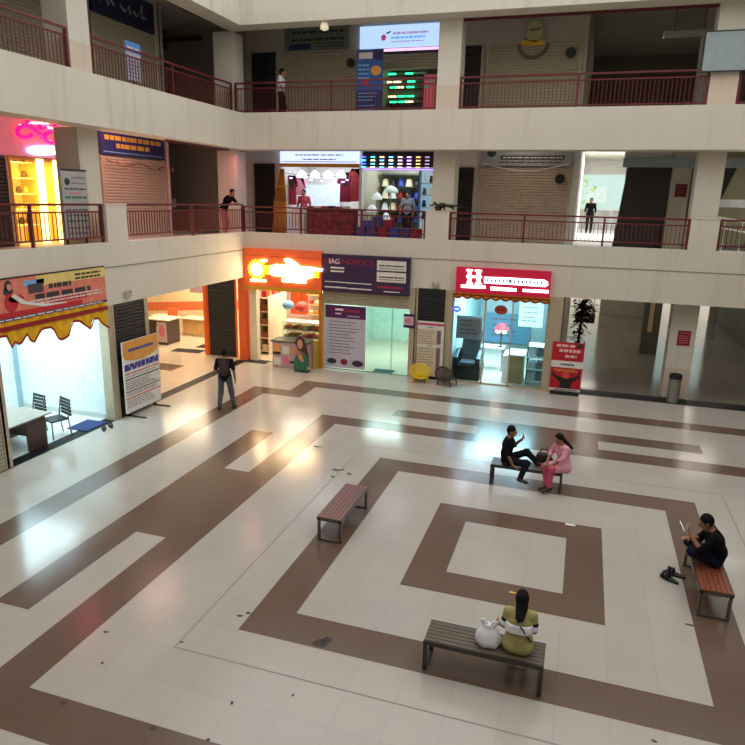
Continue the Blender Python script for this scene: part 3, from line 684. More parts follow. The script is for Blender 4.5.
# litter on the floor
def scrap(lab, u, v, m, pts, name='paper_scrap', s=1.0, cat='scrap'):
    x, y_ = FL(u, v); g = G(); n = len(pts)
    top = [(x + p[0] * s, y_ + p[1] * s, .004 + .012 * (i % 2)) for i, p in enumerate(pts)]
    g.add(top + [(a, b, c - .003) for a, b, c in top], [tuple(range(n)), tuple(range(2 * n - 1, n - 1, -1))] + [((i + 1) % n, i, n + i, n + (i + 1) % n) for i in range(n)])
    return solo(name, g, m, lab, cat)
scrap('crumpled white paper scrap beside the small brown square', 570, 525, PAPER, [(-.09, -.03), (.0, -.05), (.1, -.02), (.08, .03), (-.02, .045), (-.08, .02)])
scrap('yellow wrapper on the brown tiles beyond the seated girl', 513, 593, YEL, [(-.06, -.015), (.06, -.025), (.07, .01), (-.05, .015)], 'wrapper', cat='wrapper')
scrap('dark curled scrap, largest of three behind the empty bench', 338, 470, BLACK, [(-.13, -.04), (-.02, -.05), (.1, .02), (.13, .08), (.04, .03), (-.08, .0)])
scrap('dark scrap nearest the empty bench of three', 349, 474, DIRT, [(-.06, -.02), (.04, -.03), (.07, .01), (-.02, .03)])
scrap('small dark scrap furthest from the brown square of three', 333, 477, DIRT, [(-.05, -.02), (.05, -.01), (.04, .02), (-.04, .02)])
scrap('thin dark strip on the pale tiles in front of the small white slot', 318, 447, DIRT, [(-.1, -.02), (.1, -.015), (.1, .015), (-.1, .02)])

# footwear
def sandal(lab, x, y_, rz, m, name='sandal'):
    t = thing(name, lab, 'footwear', (x, y_, 0), rz)
    g = G().prism([(.045 * math.cos(a) * (1.0 + .12 * math.sin(a)), .13 * math.sin(a), .001) for a in [2 * PI * k / 18 for k in range(18)]], (0, 0, .025)); part('sole', g, m, t, local=True)
    g = G()
    for q in (0, .045): g.tube([(-.045, .02 + q, .02), (-.035, .03 + q, .07), (0, .035 + q, .085), (.035, .03 + q, .07), (.045, .02 + q, .02)], .017, 8)
    part('strap', g, m, t, smooth=True, local=True); return t
SB_ = mat('black_leather', (30, 29, 28), .5)
x, y_ = FL(669, 580); sandal('black sandal left on the floor, the one nearer the camera', x, y_ + .0, .9, SB_).scale = (1.25,) * 3; sandal('black sandal left on the floor, the one further from the camera', x + .1, y_ + .18, 1.2, SB_).scale = (1.25,) * 3
x, y_ = FL(516, 667); sandal('pale slipper under the front bench by the seated girl', x, y_ + .03, 1.5, mat('pale_sole', (206, 196, 176), .6), 'slipper')
x, y_ = FL(104, 430); sandal('dark slipper at the shop doorway, nearer the table', x, y_, .7, SB_, 'slipper'); x, y_ = FL(111, 427); sandal('dark slipper at the shop doorway, nearer the jamb post', x, y_, .9, SB_, 'slipper')

# steel bin
x, y_ = 6.38, 13.4
t = thing('litter_bin', 'steel litter bin with a black lid before the pillar', 'bin', (x, y_, .006))
part('body', G().lathe([(.165, 0), (.17, .02), (.17, .74), (.165, .76)], (x, y_, .006), 24), mat('brushed_steel', (150, 148, 140), .35, metal=.6), t, smooth=False)
part('lid', G().lathe([(.18, .74), (.185, .78), (.185, .86), (.14, .88), (.13, .80)], (x, y_, .006), 24), BLACK, t)

# ------------------------------------------------------------------ STANDING BOARDS
t = thing('price_stand', 'tall white printed price stand with an orange header before the black shutter', 'display stand', (-7.5, 6.95, 0))
p0 = Vector((-7.62, 6.12, .1)); p1 = Vector((-7.62, 7.86, .1)); xx = -7.62
q = [W(122, 345, xx), W(157, 331, xx), W(124, 417, xx), W(157, 402, xx)]
y0, y1, z0, z1 = q[0][0], q[1][0], max(.12, (q[2][1] + q[3][1]) / 2), (q[0][1] + q[1][1]) / 2
bd = left_board(t, y0, y1, z0, z1, xx); bd.base('panel', PAPER, .04)
OC = mat('orange_print', (226, 158, 74), .7)
bd.rects('header', OC, [(0, .80, 1, 1)]); bd.poly('header_arc', OC, [[(0.02, .8), (.98, .8), (.95, .76), (.75, .72), (.5, .705), (.25, .72), (.05, .76)]]); bd.lines('header_text', BLUE, .15, .85, [.87], .04, words=9, d=.005)
bd.lines('blue_text', mat('royal_print', (66, 66, 150), .7), .02, .98, [.66, .62], .05, words=6, d=.002)
bd.lines('red_line', RED, .02, .98, [.55, .205], .014); bd.lines('dark_line', mat('bottle_green_print', (30, 60, 60)), .02, .98, [.47], .016); bd.lines('purple_line', mat('violet_print', (80, 36, 90)), .02, .98, [.3], .014)
bd.lines('body_text', GREYINK, .03, .95, [.51, .43, .405, .38, .355, .335, .27, .245, .17, .14, .11, .08], .011, ragged=.3, words=10)
FR = BLACK
for yy in (y0 + .2, y1 - .2):
    part('post', G().box(xx - .08, xx - .04, yy - .02, yy + .02, 0.02, z1 - .1), FR, t); part('foot', G().box(xx - .14, xx + .42, yy - .025, yy + .025, 0, .03), FR, t)
part('side_panel', G().obox((xx - .02, y1, z0 + .25), (-.05, .12, 0), (0, .01, z1 - z0 - .1), (-.01, 0, 0)), mat('pale_pink_board', (208, 186, 180), .7), t)

t = thing('standee', 'red printed standee with a flexing figure beside the red shop', 'display stand', (3.2, 13.0, .006))
bd = back_board(t, 2.76, 3.7, .1, 1.64, 13.04); RD = mat('standee_red', (186, 22, 36), .6); bd.base('panel', RD, .03)
bd.rects('white_band', PAPER, [(0, .485, 1, .62)]); bd.lines('band_text', INK, .3, .75, [.55], .03, words=5, d=.006); bd.rects('white_foot_band', PAPER, [(0, 0, 1, .05)], d=.001); bd.lines('foot_text', INK, .2, .9, [.025], .02, words=8, d=.006)
bd.lines('title_text', mat('pale_pink_text', (236, 190, 190)), .12, .7, [.93], .05, words=3); bd.lines('second_text', mat('pale_pink_text', (236, 190, 190)), .22, .9, [.83], .06, words=4); bd.lines('third_text', mat('pale_pink_text', (236, 190, 190)), .42, .78, [.72], .05, words=2)
bd.rects('logo_block', INK, [(.76, .9, .96, .98)])
FIGM = mat('print_black', (36, 22, 22), .7)
bd.poly('printed_figure', FIGM, [[(.32, .06), (.34, .16), (.26, .22), (.08, .3), (.06, .34), (.1, .4), (.14, .44), (.12, .34), (.26, .3), (.42, .27), (.58, .27), (.74, .3), (.88, .34), (.86, .42), (.92, .42), (.94, .3), (.76, .22), (.68, .16), (.7, .06)]])
bd.poly('printed_face', mat('print_red_face', (214, 70, 60)), [ell(.5, .33, .13, .07)], d=.006); bd.lines('small_print', OC, .1, .9, [.44, .41], .015, words=7, ragged=.4)
part('foot', G().box(2.8, 3.66, 12.9, 13.08, .006, .1), BLACK, t)

t = thing('notice_sheet', 'tall cream notice with purple column hung on the black shutter', 'notice', (-1.0, 13.1, .1))
bd = back_board(t, -1.55, -.66, .12, 1.95, 13.07); CRP = mat('cream_print', (214, 200, 172), .7); bd.base('sheet', CRP, .02)
bd.rects('header', PAPER, [(0, .86, 1, 1)]); bd.rects('pink_line', mat('magenta_print', (196, 60, 110)), [(0, .93, 1, .97)], d=.004); bd.rects('header_text', INK, [(.42, .885, .58, .9)], d=.004)
bd.rects('purple_column', mat('mauve_print', (124, 96, 120)), [(.74, .12, .88, .55), (.74, .6, .88, .84)]); bd.rects('white_gap', PAPER, [(0, .535, .95, .575), (.9, 0, 1, .86)], d=.005); bd.rects('gap_text', INK, [(.38, .55, .56, .562)], d=.01)
bd.lines('row_text', GREYINK, .05, .66, [.82, .78, .73, .69, .64, .6, .5, .45, .4, .35, .3, .25, .2], .012, ragged=.2, words=8)
t = thing('notice_sheet', 'small pink notice on the post beside the mint green doorway', 'notice', (-1.85, 13.05, 1.7))
bd = back_board(t, -2.03, -1.66, 1.68, 2.14, 13.06); bd.base('sheet', PURP, .02); bd.rects('pink_field', mat('pink_notice', (222, 176, 192)), [(0, .2, .92, .82)]); bd.lines('text', mat('magenta_print', (196, 60, 110)), .2, .75, [.65, .52, .4], .06, words=2, d=.005)

# ------------------------------------------------------------------ PLASTIC CHAIRS ON THE FLOOR (yellow and brown, by the notice)
def round_chair(lab, loc, rz, m, tilt):
    t = thing('plastic_chair', lab, 'chair', loc, rz); ct, st = math.cos(tilt), math.sin(tilt)
    def R(p): return (p[0], p[1] * ct - p[2] * st, p[1] * st + p[2] * ct)
    g = G(); n = 26; pts = []
    for k in range(n + 1): a = 2 * PI * k / n; pts.append(R((.31 * math.cos(a), -.02, .40 + .235 * math.sin(a))))
    g.tube(pts, .028, 8, cap=False)
    for k in range(7):
        z = .40 + (-3 + k) * .062; w = .31 * math.sqrt(max(0, 1 - ((z - .40) / .235) ** 2)); P = [(-w, -.035, z - .024), (w, -.035, z - .024), (w, -.035, z + .024), (-w, -.035, z + .024)]
        g.prism([R(p) for p in P], R((0, .015, 0)))
    part('backrest', g, m, t, local=True, smooth=False)
    g = G().prism([R((.27 * math.cos(a), .24 + .25 * math.sin(a), .22)) for a in [2 * PI * k / 20 for k in range(20)]], R((0, 0, .03))); part('seat', g, m, t, local=True)
    for sx in (-1, 1):
        for yy in (.03, .42):
            e = R((sx * .24, yy, 0)); s0 = R((sx * .2, yy, .23)); part('leg', G().tube([(e[0], e[1], .0), s0], [.022, .026], 8), m, t, local=True)
    return t
round_chair('yellow plastic chair with a round slatted back at the notice', (-1.27, 12.48, 0), .1, YEL, -.12)
round_chair('dark brown plastic chair beside the yellow chair', (-.48, 12.45, 0), -.35, mat('brown_plastic', (62, 48, 46), .45), -.05)

# ------------------------------------------------------------------ LEFT SHOP FURNITURE
t = thing('desk', 'dark brown desk with a grey top in the white left shop', 'desk', (-8.75, 3.7, 0))
DK = mat('dark_walnut', (74, 50, 44), .45, stretch=(8, 1, 1)); 
part('top', G().box(-9.35, -8.1, 2.7, 4.15, .72, .755), mat('taupe_top', (150, 138, 126), .35), t, bevel=.004)
part('side_panel', G().box(-8.2, -8.14, 3.45, 3.98, 0, .72), DK, t); part('side_panel', G().box(-9.3, -9.24, 3.0, 4.2, 0, .72), DK, t); part('front_panel', G().box(-9.24, -8.2, 3.7, 3.74, .25, .72), DK, t)
def slat_chair(lab, loc, rz):
    t = thing('visitor_chair', lab, 'chair', loc, rz)
    part('seat', G().box(-.23, .23, -.22, .22, .42, .46), BLACK, t, local=True, bevel=.01)
    for s in (-1, 1):
        part('leg', G().tube([(s * .21, .2, 0), (s * .21, .2, .43)], .018, 8), STEEL, t, local=True)
        part('leg', G().tube([(s * .21, -.26, 0), (s * .21, -.2, .45), (s * .2, -.27, .92)], .018, 8), STEEL, t, local=True)
    for k in range(5): part('back_slat', G().box(-.22, .22, -.29, -.262, .49 + k * .088, .552 + k * .088), BLACK, t, local=True)
    return t
slat_chair('black slatted chair at the desk, nearer the doorway', (-8.35, 4.5, 0), PI - .35); slat_chair('black slatted chair at the desk, deeper in the shop', (-9.1, 4.5, 0), PI - .2)
solo('doormat', G().box(-8.5, -7.9, 4.98, 5.72, .002, .02), mat('blue_doormat', (48, 66, 112), .95, scale=40, var=.3), 'blue doormat in the left shop doorway', 'mat')
yA, zA = W(22, 430, -10.88); yB, zB = W(48, 346, -10.88)
struct('door_1', G().box(-10.9, -10.86, yA, yB, 0, 2.0), mat('frosted_door', (150, 176, 186), .3))
yA, zA = W(44, 347, -10.85)
t = thing('wall_poster', 'small blue poster high on the back wall of the left shop', 'poster', (-10.86, yA, 1.9)); bd = left_board(t, yA - .2, yA + .15, 1.95, 2.4, -10.84); bd.base('sheet', mat('bright_blue_print', (84, 150, 220)), .02); bd.rects('white_field', PAPER, [(.15, .2, .85, .45)])

# ------------------------------------------------------------------ LAB (purple shop)
t = thing('window_panel', 'white printed shop front panel with a purple header', 'poster', (-4.1, 13.2, .05))
bd = back_board(t, -4.83, -3.37, .07, 2.24, 13.17); LP = mat('lilac_paper', (196, 190, 206), .6); bd.base('panel', LP, .04); bd.rects('header', mat('plum_print', (86, 28, 92), .6), [(0, .8, 1, 1)])
bd.rects('header_text', PAPER, [(.25, .92, .45, .95), (.25, .86, .4, .88), (.55, .835, .85, .845)], d=.004); bd.lines('header_red', mat('sign_red', (170, 40, 56)), .5, .85, [.92], .03, words=4, d=.004)
bd.lines('body_text', INK, .1, .85, [.74, .69, .64, .59, .54, .49, .44, .39, .34, .29, .24], .010, ragged=.35, words=9)
bd.poly('printed_photo', INK, [ell(.17, .1, .12, .045), ell(.82, .09, .14, .05)]); bd.poly('red_photo', DKRED, [ell(.48, .1, .09, .05)])
struct('window_2', G().box(-3.35, -1.9, 13.2, 13.21, .02, 2.25).box(-2.46, -2.42, 13.17, 13.22, 0, 2.25), [GLASS])
solo('doormat', G().box(-3.15, -2.45, 13.36, 13.75, .002, .018), mat('teal_doormat', (52, 92, 100), .95, scale=40, var=.3), 'teal doormat inside the mint green doorway', 'mat')
struct('wall_lab_inner', G().prism([(-4.87, 18.8, 0), (-4.87, 18.8, 3.0), (-3.1, 18.8, 3.0), (-3.1, 18.8, 0)], (0, -.06, 0)).box(-2.36, -2.28, 15.4, 18.9, 0, 3), mat('mint_wall', (196, 232, 218)))
solo('ceiling_stripe', G().box(-4.6, -3.4, 18.6, 18.7, 2.3, 2.55), DBLUE, 'dark blue strip sign high at the back of the mint corridor', 'sign')

# ------------------------------------------------------------------ SWEET SHOP
t = thing('counter', 'low counter printed with desserts at the sweet shop entrance', 'counter', (-5.9, 12.85, 0))
part('body', G().box(-6.58, -5.25, 12.62, 13.2, 0, .92), mat('mauve_counter_print', (196, 160, 164), .5, var=.2, scale=5), t, bevel=.01); part('top', G().box(-6.62, -5.22, 12.58, 13.24, .92, .96), mat('green_black_stone', (44, 58, 52), .2), t)
bd = back_board(t, -6.58, -5.25, .0, .92, 12.615); bd.rects('printed_dessert', OC, [(.05, .62, .22, .9), (.52, .6, .66, .8)]); bd.rects('dark_print', INK, [(.02, .5, .24, .6), (.5, .2, .62, .3), (.7, .18, .8, .3)]); bd.rects('pink_lettering', PINK, [(.28, .15, .46, .45), (.7, .45, .92, .85)]); bd.rects('white_lettering', PAPER, [(.04, .1, .24, .4), (.3, .55, .48, .85)])
t = thing('standee', 'cut out standee of a woman in a green dress at the dessert counter', 'display stand', (-5.25, 12.4, 0))
bd = back_board(t, -5.75, -4.98, 0.02, 1.25, 12.4)
bd.poly('dress', mat('dress_green', (48, 112, 84)), [[(.1, 0), (.12, .25), (.2, .42), (.4, .5), (.75, .45), (.85, .2), (.9, 0)]], .02); bd.poly('hair', mat('hair_print', (74, 42, 36)), [[(.18, .78), (.26, .93), (.42, .99), (.6, .93), (.7, .75), (.8, .5), (.86, .2), (.76, .25), (.64, .5), (.3, .6)]], .018)
bd.poly('face', SKINP, [ell(.42, .76, .13, .13)], .01, d=.02); bd.poly('arm', SKINP, [[(.3, .5), (.5, .44), (.62, .3), (.52, .26), (.36, .36)], [(.75, .12), (.95, .2), (.92, .1), (.76, .04)]], .01, d=.022); bd.poly('flower', OC, [ell(.46, .40, .09, .07)], .01, d=.03)
part('foot', G().box(-5.6, -5.1, 12.3, 12.54, 0, .02), BLACK, t)
solo('side_panel_yellow', G().box(-5.2, -5.03, 12.95, 13.1, 0, 1.0), mat('olive_yellow', (196, 170, 70), .5), 'olive yellow side panel beside the woman standee', 'panel')
def shelf_unit(lab, x0, x1, y0, y1, h, m, goods, levels=5, cols=5, cat='shelf', frame_only=False):
    t = thing('shelf_unit', lab, cat, ((x0 + x1) / 2, (y0 + y1) / 2, 0))
    part('frame', G().box(x0, x0 + .03, y0, y1, 0, h).box(x1 - .03, x1, y0, y1, 0, h).box(x0, x1, y1 - .02, y1, 0, h), m, t)
    for k in range(levels): part('shelf_board', G().box(x0 + .03, x1 - .03, y0, y1 - .02, .1 + k * (h - .2) / (levels - 1), .125 + k * (h - .2) / (levels - 1)), m, t)
    return t
def goods(lab, x0, x1, y0, y1, h, levels, n, mats_, group, seed=1, name='box', cat='box', hh=(.12, .26), alongy=False):
    rr = random.Random(seed); first = {}
    for k in range(levels):
        z = .126 + k * (h - .2) / (levels - 1)
        for i in range(n):
            q = (i + .5) / n; x = (x0 + x1) / 2 if alongy else x0 + (x1 - x0) * q; y_ = y0 + (y1 - y0) * q if alongy else (y0 + y1) / 2
            mi = rr.randrange(len(mats_)); key = mi
            if key not in first:
                w = (y1 - y0 if alongy else x1 - x0) / n * .38; hgt = rr.uniform(*hh)
                me = G().box(-w, w, -w * .8, w * .8, 0, hgt)
                o = solo(name, me, mats_[mi], lab[mi], cat, group, base=(0, 0, 0), bevel=.008); o.location = (x, y_, z); first[key] = o
            else:
                o = first[key].copy(); COL.objects.link(o); o.location = (x, y_, z)
GD = [mat('goods_orange', (226, 130, 60)), mat('goods_cream', (238, 220, 170)), mat('goods_red', (190, 50, 50)), mat('goods_brown', (140, 96, 60))]
shelf_unit('tall cream shelf of packets along the left wall of the sweet shop', -7.95, -7.5, 14.2, 15.8, 2.2, CREAM, None)
goods(['orange packet on the tall sweet shop shelf', 'cream packet on the tall sweet shop shelf', 'red packet on the tall sweet shop shelf', 'brown packet on the tall sweet shop shelf'], -7.9, -7.6, 14.3, 15.7, 2.2, 5, 5, GD, 'packets on the sweet shop shelf', 3, 'packet', 'packet', alongy=True)
t = thing('display_counter', 'glass display counter of sweets at the right of the sweet shop', 'counter', (-5.6, 14.4, 0))
part('base', G().box(-6.9, -5.0, 14.1, 14.7, 0, .5), CREAM, t); part('glass', G().box(-6.9, -5.0, 14.09, 14.1, .5, 1.35), GLASS, t)
for z in (.78, 1.06, 1.35): part('shelf_board', G().box(-6.9, -5.0, 14.11, 14.7, z - .02, z), WHITE, t)
rr = random.Random(9)
for i in range(10):
    for z in (.5, .78, 1.06): 
        w = .07
        o = solo('sweet_tray', G().box(-.075, .075, -.2, .2, 0, rr.uniform(.05, .12)), GD[rr.randrange(4)], 'tray of sweets in the glass display counter', 'tray', 'sweets in the glass counter', base=(0, 0, 0)); o.location = (-6.8 + i * .19, 14.4, z + .001)
# hanging discs, posters
for lab, u, v, r, m in (('round blue paper lantern hung in the sweet shop', 288, 305, .22, SKYB), ('round red paper lantern hung in the sweet shop', 302, 307, .26, mat('lantern_red', (206, 70, 60)))):
    x, z = K(u, v, 14.6); t = thing('paper_lantern', lab, 'lantern', (x, 14.6, z)); part('globe', G().ball((x, 14.6, z), (r, r, r * .8)), m, t, smooth=True); part('cord', G().tube([(x, 14.6, z + r * .78), (x, 14.6, 3.55)], .008, 6), BLACK, t)
t = thing('wall_poster', 'large pink white poster with a person in an orange shirt in the sweet shop', 'poster', (-8, 18.9, 0)); bd = back_board(t, -9.3, -7.6, .6, 3.2, 18.95); bd.base('sheet', mat('pink_white_print', (236, 206, 206)), .02)
bd.rects('red_title', RED, [(.2, .88, .85, .93), (.25, .78, .8, .82)]); bd.poly('printed_shirt', ORANGE, [[(.3, .05), (.3, .4), (.45, .48), (.65, .48), (.8, .4), (.8, .05)]]); bd.poly('printed_head', SKINP, [ell(.55, .58, .11, .1)]); bd.poly('printed_hair', INK, [ell(.55, .66, .12, .05)], d=.004)
t = thing('wall_poster', 'red orange menu banner high at the right of the sweet shop', 'poster', (-6, 17.8, 2)); bd = back_board(t, -6.9, -4.97, 2.15, 3.1, 17.8); bd.base('sheet', mat('menu_red', (226, 92, 62)), .03); bd.lines('text', PAPER, .1, .9, [.75, .5, .28], .1, words=4, ragged=.3)
t = thing('shelf_unit', 'wooden wall shelf with bakery goods behind the glass counter', 'shelf', (-5.9, 17.6, 0)); part('back', G().box(-7.2, -4.97, 17.4, 17.5, 0, 2.1), CREAM, t)
for k in range(4): part('shelf_board', G().box(-7.2, -4.97, 17.05, 17.4, .7 + k * .4, .74 + k * .4), mat('light_wood', (206, 164, 104), .5), t)
for i in range(9):
    for k in range(4):
        o = solo('loaf', G().ball((0, 0, .08), (.1, .12, .08), 10, 6), GD[(i * 3 + k) % 4], 'baked goods on the wooden wall shelf', 'bread', 'baked goods on the wall shelf', base=(0, 0, 0), smooth=True); o.location = (-7.05 + i * .24, 17.22, .741 + k * .4)
solo('doormat', G().box(-7.95, -7.0, 12.86, 13.28, .002, .02), MAT, 'black doormat at the sweet shop entrance', 'mat')

# ------------------------------------------------------------------ CAFE SEEN THROUGH THE PASSAGE
solo('doormat', G().obox((-11.15, 13.25, .002), (1.15, .12, 0), (0, .5, 0), (0, 0, .018)), MAT, 'black doormat at the cafe threshold in the passage', 'mat')
solo('doormat', G().box(-10.65, -9.9, 14.2, 14.75, .002, .02), MAT, 'black doormat inside the cafe by the orange column', 'mat')
t = thing('counter', 'dark cafe counter with a pale top and pink printed front', 'counter', (-12.3, 14.5, 0))
part('body', G().box(-12.75, -11.85, 14.1, 14.95, 0, .96), mat('dark_counter', (70, 58, 54), .4), t); part('top', G().box(-12.85, -11.75, 14.05, 15.0, .96, 1.0), CREAM, t); bd = back_board(t, -12.3, -11.86, .1, .9, 14.095); bd.rects('printed_front', mat('pale_pink_board', (208, 186, 180)), [(0, 0, 1, 1)]); bd.poly('print_detail', PINK, [ell(.5, .55, .3, .3)], d=.005)
def bar_chair(lab, loc, rz, m, sh=.46):
    t = thing('cafe_chair', lab, 'chair', loc, rz)
    part('seat', G().box(-.22, .22, -.22, .22, sh - .04, sh), m, t, local=True, bevel=.012); part('backrest', G().prism([(-.23, -.22, sh + .08), (.23, -.22, sh + .08), (.25, -.28, sh + .52), (-.25, -.28, sh + .52)], (0, .035, 0)), m, t, local=True, bevel=.01)
    for sx in (-1, 1):
        for sy in (-1, 1): part('leg', G().tube([(sx * .22, sy * .22, 0), (sx * .19, sy * .19, sh - .03)], .017, 8), DSTEEL, t, local=True)
        part('back_post', G().tube([(sx * .2, -.2, sh - .03), (sx * .2, -.24, sh + .3)], .014, 8), DSTEEL, t, local=True)
    return t
CO = mat('coral_seat', (232, 118, 70), .5)
bar_chair('orange cafe chair behind the dark counter', (-12.75, 15.6, 0), PI, CO, .62); bar_chair('dark chair at the left of the cafe counter', (-13.2, 14.2, 0), -.6, mat('charcoal_seat', (52, 44, 46), .5), .6)
bar_chair('yellow cafe chair by the wooden table', (FL(193, 337)[0] + .1, FL(193, 337)[1] + 0.98, 0), PI + .2, mat('lime_seat', (206, 190, 50), .5)); bar_chair('orange cafe chair deep in the cafe', (-13.6, 15.2, 0), -1.2, CO)
tx, ty = FL(193, 337); tx -= .0; ty += .4
t = thing('cafe_table', 'cream topped wooden cafe table near the orange column', 'table', (tx, ty, 0))
part('top', G().box(tx - .6, tx + .6, ty - .38, ty + .38, .72, .76), CREAM, t, bevel=.005); part('panel', G().box(tx - .5, tx + .5, ty - .3, ty - .26, .1, .72), mat('light_wood', (206, 164, 104)), t)
for sx in (-.5, .5):
    for sy in (-.28, .28): part('leg', G().box(tx + sx - .03, tx + sx + .03, ty + sy - .03, ty + sy + .03, 0, .72), mat('light_wood', (206, 164, 104)), t)
t = thing('cafe_table', 'round low cafe table deeper in the cafe', 'table', (-13.6, 16.2, 0)); part('top', G().lathe([(.4, .72), (.4, .75)], (-13.6, 16.2, 0), 24), CREAM, t); part('pedestal', G().lathe([(.25, 0), (.04, .03), (.04, .72)], (-13.6, 16.2, 0), 16), DSTEEL, t)
t = thing('wall_mural', 'orange mural band with pictures on the cafe back wall', 'mural', (-12.5, 17.18, .3)); bd = back_board(t, -15.6, -9.9, .3, 3.0, 17.18); bd.base('panel', mat('cream_mural', (240, 214, 170)), .02)
bd.poly('orange_band', CO, [[(0, .12), (1, .30), (1, .44), (0, .26)], [(.3, .5), (.44, .52), (.44, .8), (.3, .78)]]); bd.rects('picture', mat('mural_picture', (150, 120, 130)), [(.12, .45, .26, .8), (.5, .5, .62, .85)]); bd.rects('pale_picture', PINK, [(.7, .55, .9, .9)])

# ------------------------------------------------------------------ MASSAGE SHOP (red sign)
yg = 13.2
struct('window_3', G().box(-.42, .6, yg, yg + .012, .06, 2.9).box(1.45, 2.53, yg, yg + .012, .06, 2.9), GLASS)
struct('trim_shop_frame', G().box(-.45, 2.6, yg - .02, yg + .04, 0, .06).box(-.46, -.4, yg - .03, yg + .05, 0, 3.0).box(.58, .63, yg - .02, yg + .03, 0, 2.9).box(1.43, 1.47, yg - .02, yg + .03, 0, 2.9).box(2.5, 2.56, yg - .03, yg + .05, 0, 3.0), ALU)
t = thing('massage_chair', 'big black reclining massage chair in the red sign shop', 'chair', (.05, 14.1, 0))
part('base', G().box(-.4, .5, 13.5, 14.5, 0, .48), BLACK, t, bevel=.04)
part('seat', G().box(-.2, .32, 13.5, 14.2, .48, .6), mat('grey_leather', (84, 92, 100), .4), t, bevel=.03)
part('backrest', G().prism([(-.25, 13.9, .5), (-.25, 14.15, .5), (-.25, 14.75, 1.45), (-.25, 14.5, 1.55)], (.62, 0, 0)), BLACK, t, bevel=.05)
for s in (-.4, .34): part('armrest', G().prism([(s, 13.45, .45), (s, 13.45, .75), (s, 14.0, .95), (s, 14.5, .9), (s, 14.5, .45)], (.15, 0, 0)), mat('glossy_charcoal', (46, 46, 52), .2), t, bevel=.03)
part('pillow', G().ball((.06, 14.3, 1.25), (.22, .1, .12)), mat('grey_leather', (84, 92, 100)), t, smooth=True)
t = thing('counter', 'tan wooden reception counter in the red sign shop', 'counter', (1.62, 14.2, 0)); part('body', G().box(1.38, 1.86, 13.7, 14.6, 0, .92), mat('tan_wood', (168, 136, 92), .5, stretch=(8, 8, 1)), t); part('top', G().box(1.34, 1.9, 13.66, 14.64, .92, .96), WHITE, t); part('white_side', G().box(1.2, 1.378, 13.72, 14.6, 0, .9), WHITE, t)
t = thing('shelf_unit', 'steel rack of folded goods right of the tan counter', 'shelf', (2.25, 14.2, 0))
for sx in (1.98, 2.52):
    for sy in (13.75, 14.4): part('post', G().box(sx - .02, sx + .02, sy - .02, sy + .02, 0, 1.5), STEEL, t)
for z in (.1, .5, .9, 1.25): part('shelf_board', G().box(1.96, 2.54, 13.72, 14.43, z, z + .025), WHITE, t)
rr = random.Random(2)
for z in (.126, .526, .926):
    for i in range(2):
        o = solo('box', G().box(-.12, .12, -.25, .25, 0, rr.uniform(.18, .3)), [mat('slate_box', (96, 110, 124)), mat('pale_box', (196, 208, 214))][(i + int(z * 10)) % 2], 'folded box on the steel rack of the red sign shop', 'box', 'boxes on the steel rack', base=(0, 0, 0)); o.location = (2.12 + i * .27, 14.07, z)
x, z = K(494, 336, 15.4)
t = thing('side_table', 'small white side table in the middle of the red sign shop', 'table', (x, 15.4, 0)); part('top', G().box(x - .45, x + .4, 15.1, 15.7, .78, .82), WHITE, t); 
for sx in (-.4, .35):
    for sy in (15.15, 15.65): part('leg', G().box(x + sx - .02, x + sx + .02, sy - .02, sy + .02, 0, .78), STEEL, t)
t = thing('table_lamp', 'table lamp with a red shade and two glowing bulbs', 'lamp', (x + .25, 15.4, .82)); part('base', G().lathe([(.09, 0), (.09, .02), (.02, .04), (.02, .5)], (x + .25, 15.4, .82)), BLACK, t); part('lamp_shade', G().lathe([(.26, .62), (.12, .82)], (x + .25, 15.4, .82)), RED, t)
for s in (-.12, .1): part('bulb', G().ball((x + .25 + s, 15.4, 1.38), .085), mat('warm_bulb', (255, 226, 160), emit=3.5), t, smooth=True)
x, z = K(501, 310, yg - .04)
t = thing('hanging_sign', 'oval red sign on the glass of the red sign shop', 'sign', (x, yg - .03, z)); bd = back_board(t, x - .2, x + .2, z - .15, z + .15, yg - .02); bd.poly('plate', mat('brick_red', (176, 62, 50)), [ell(.5, .5, .5, .5)], .015); bd.lines('text', mat('maroon_text', (120, 30, 30)), .2, .8, [.62, .45], .08, words=4, d=.016)
x, z = K(457, 309, yg - .04)
t = thing('neon_sign', 'small glowing blue sign on the glass left of the massage chair', 'sign', (x, yg - .03, z)); bd = back_board(t, x - .13, x + .13, z - .1, z + .1, yg - .02); bd.poly('plate', mat('blue_neon', (40, 60, 255), emit=2.5), [ell(.5, .5, .5, .5)], .02); bd.lines('text', mat('light_blue_text', (150, 180, 255), emit=2), .25, .75, [.5], .2, words=4, d=.021)
for lab, (u0, v0, u1, v1), yy, m in (('mauve grey poster on the glass above the massage chair', (457, 315, 481, 340), yg + .03, mat('mauve_poster', (214, 204, 216))), ('pale blue poster band at the back of the red sign shop', (486, 312, 530, 345), 19.9, mat('blue_poster', (120, 164, 190))), ('cream poster at the upper right of the red sign shop', (520, 302, 542, 328), 17.5, CRP)):
    a = K(u0, v0, yy); b = K(u1, v1, yy); t = thing('wall_poster', lab, 'poster', ((a[0] + b[0]) / 2, yy, b[1])); bd = back_board(t, a[0], b[0], b[1], a[1], yy); bd.base('sheet', m, .015); bd.lines('text', GREYINK, .15, .85, [.8, .6, .4, .25], .05, words=4, ragged=.4)

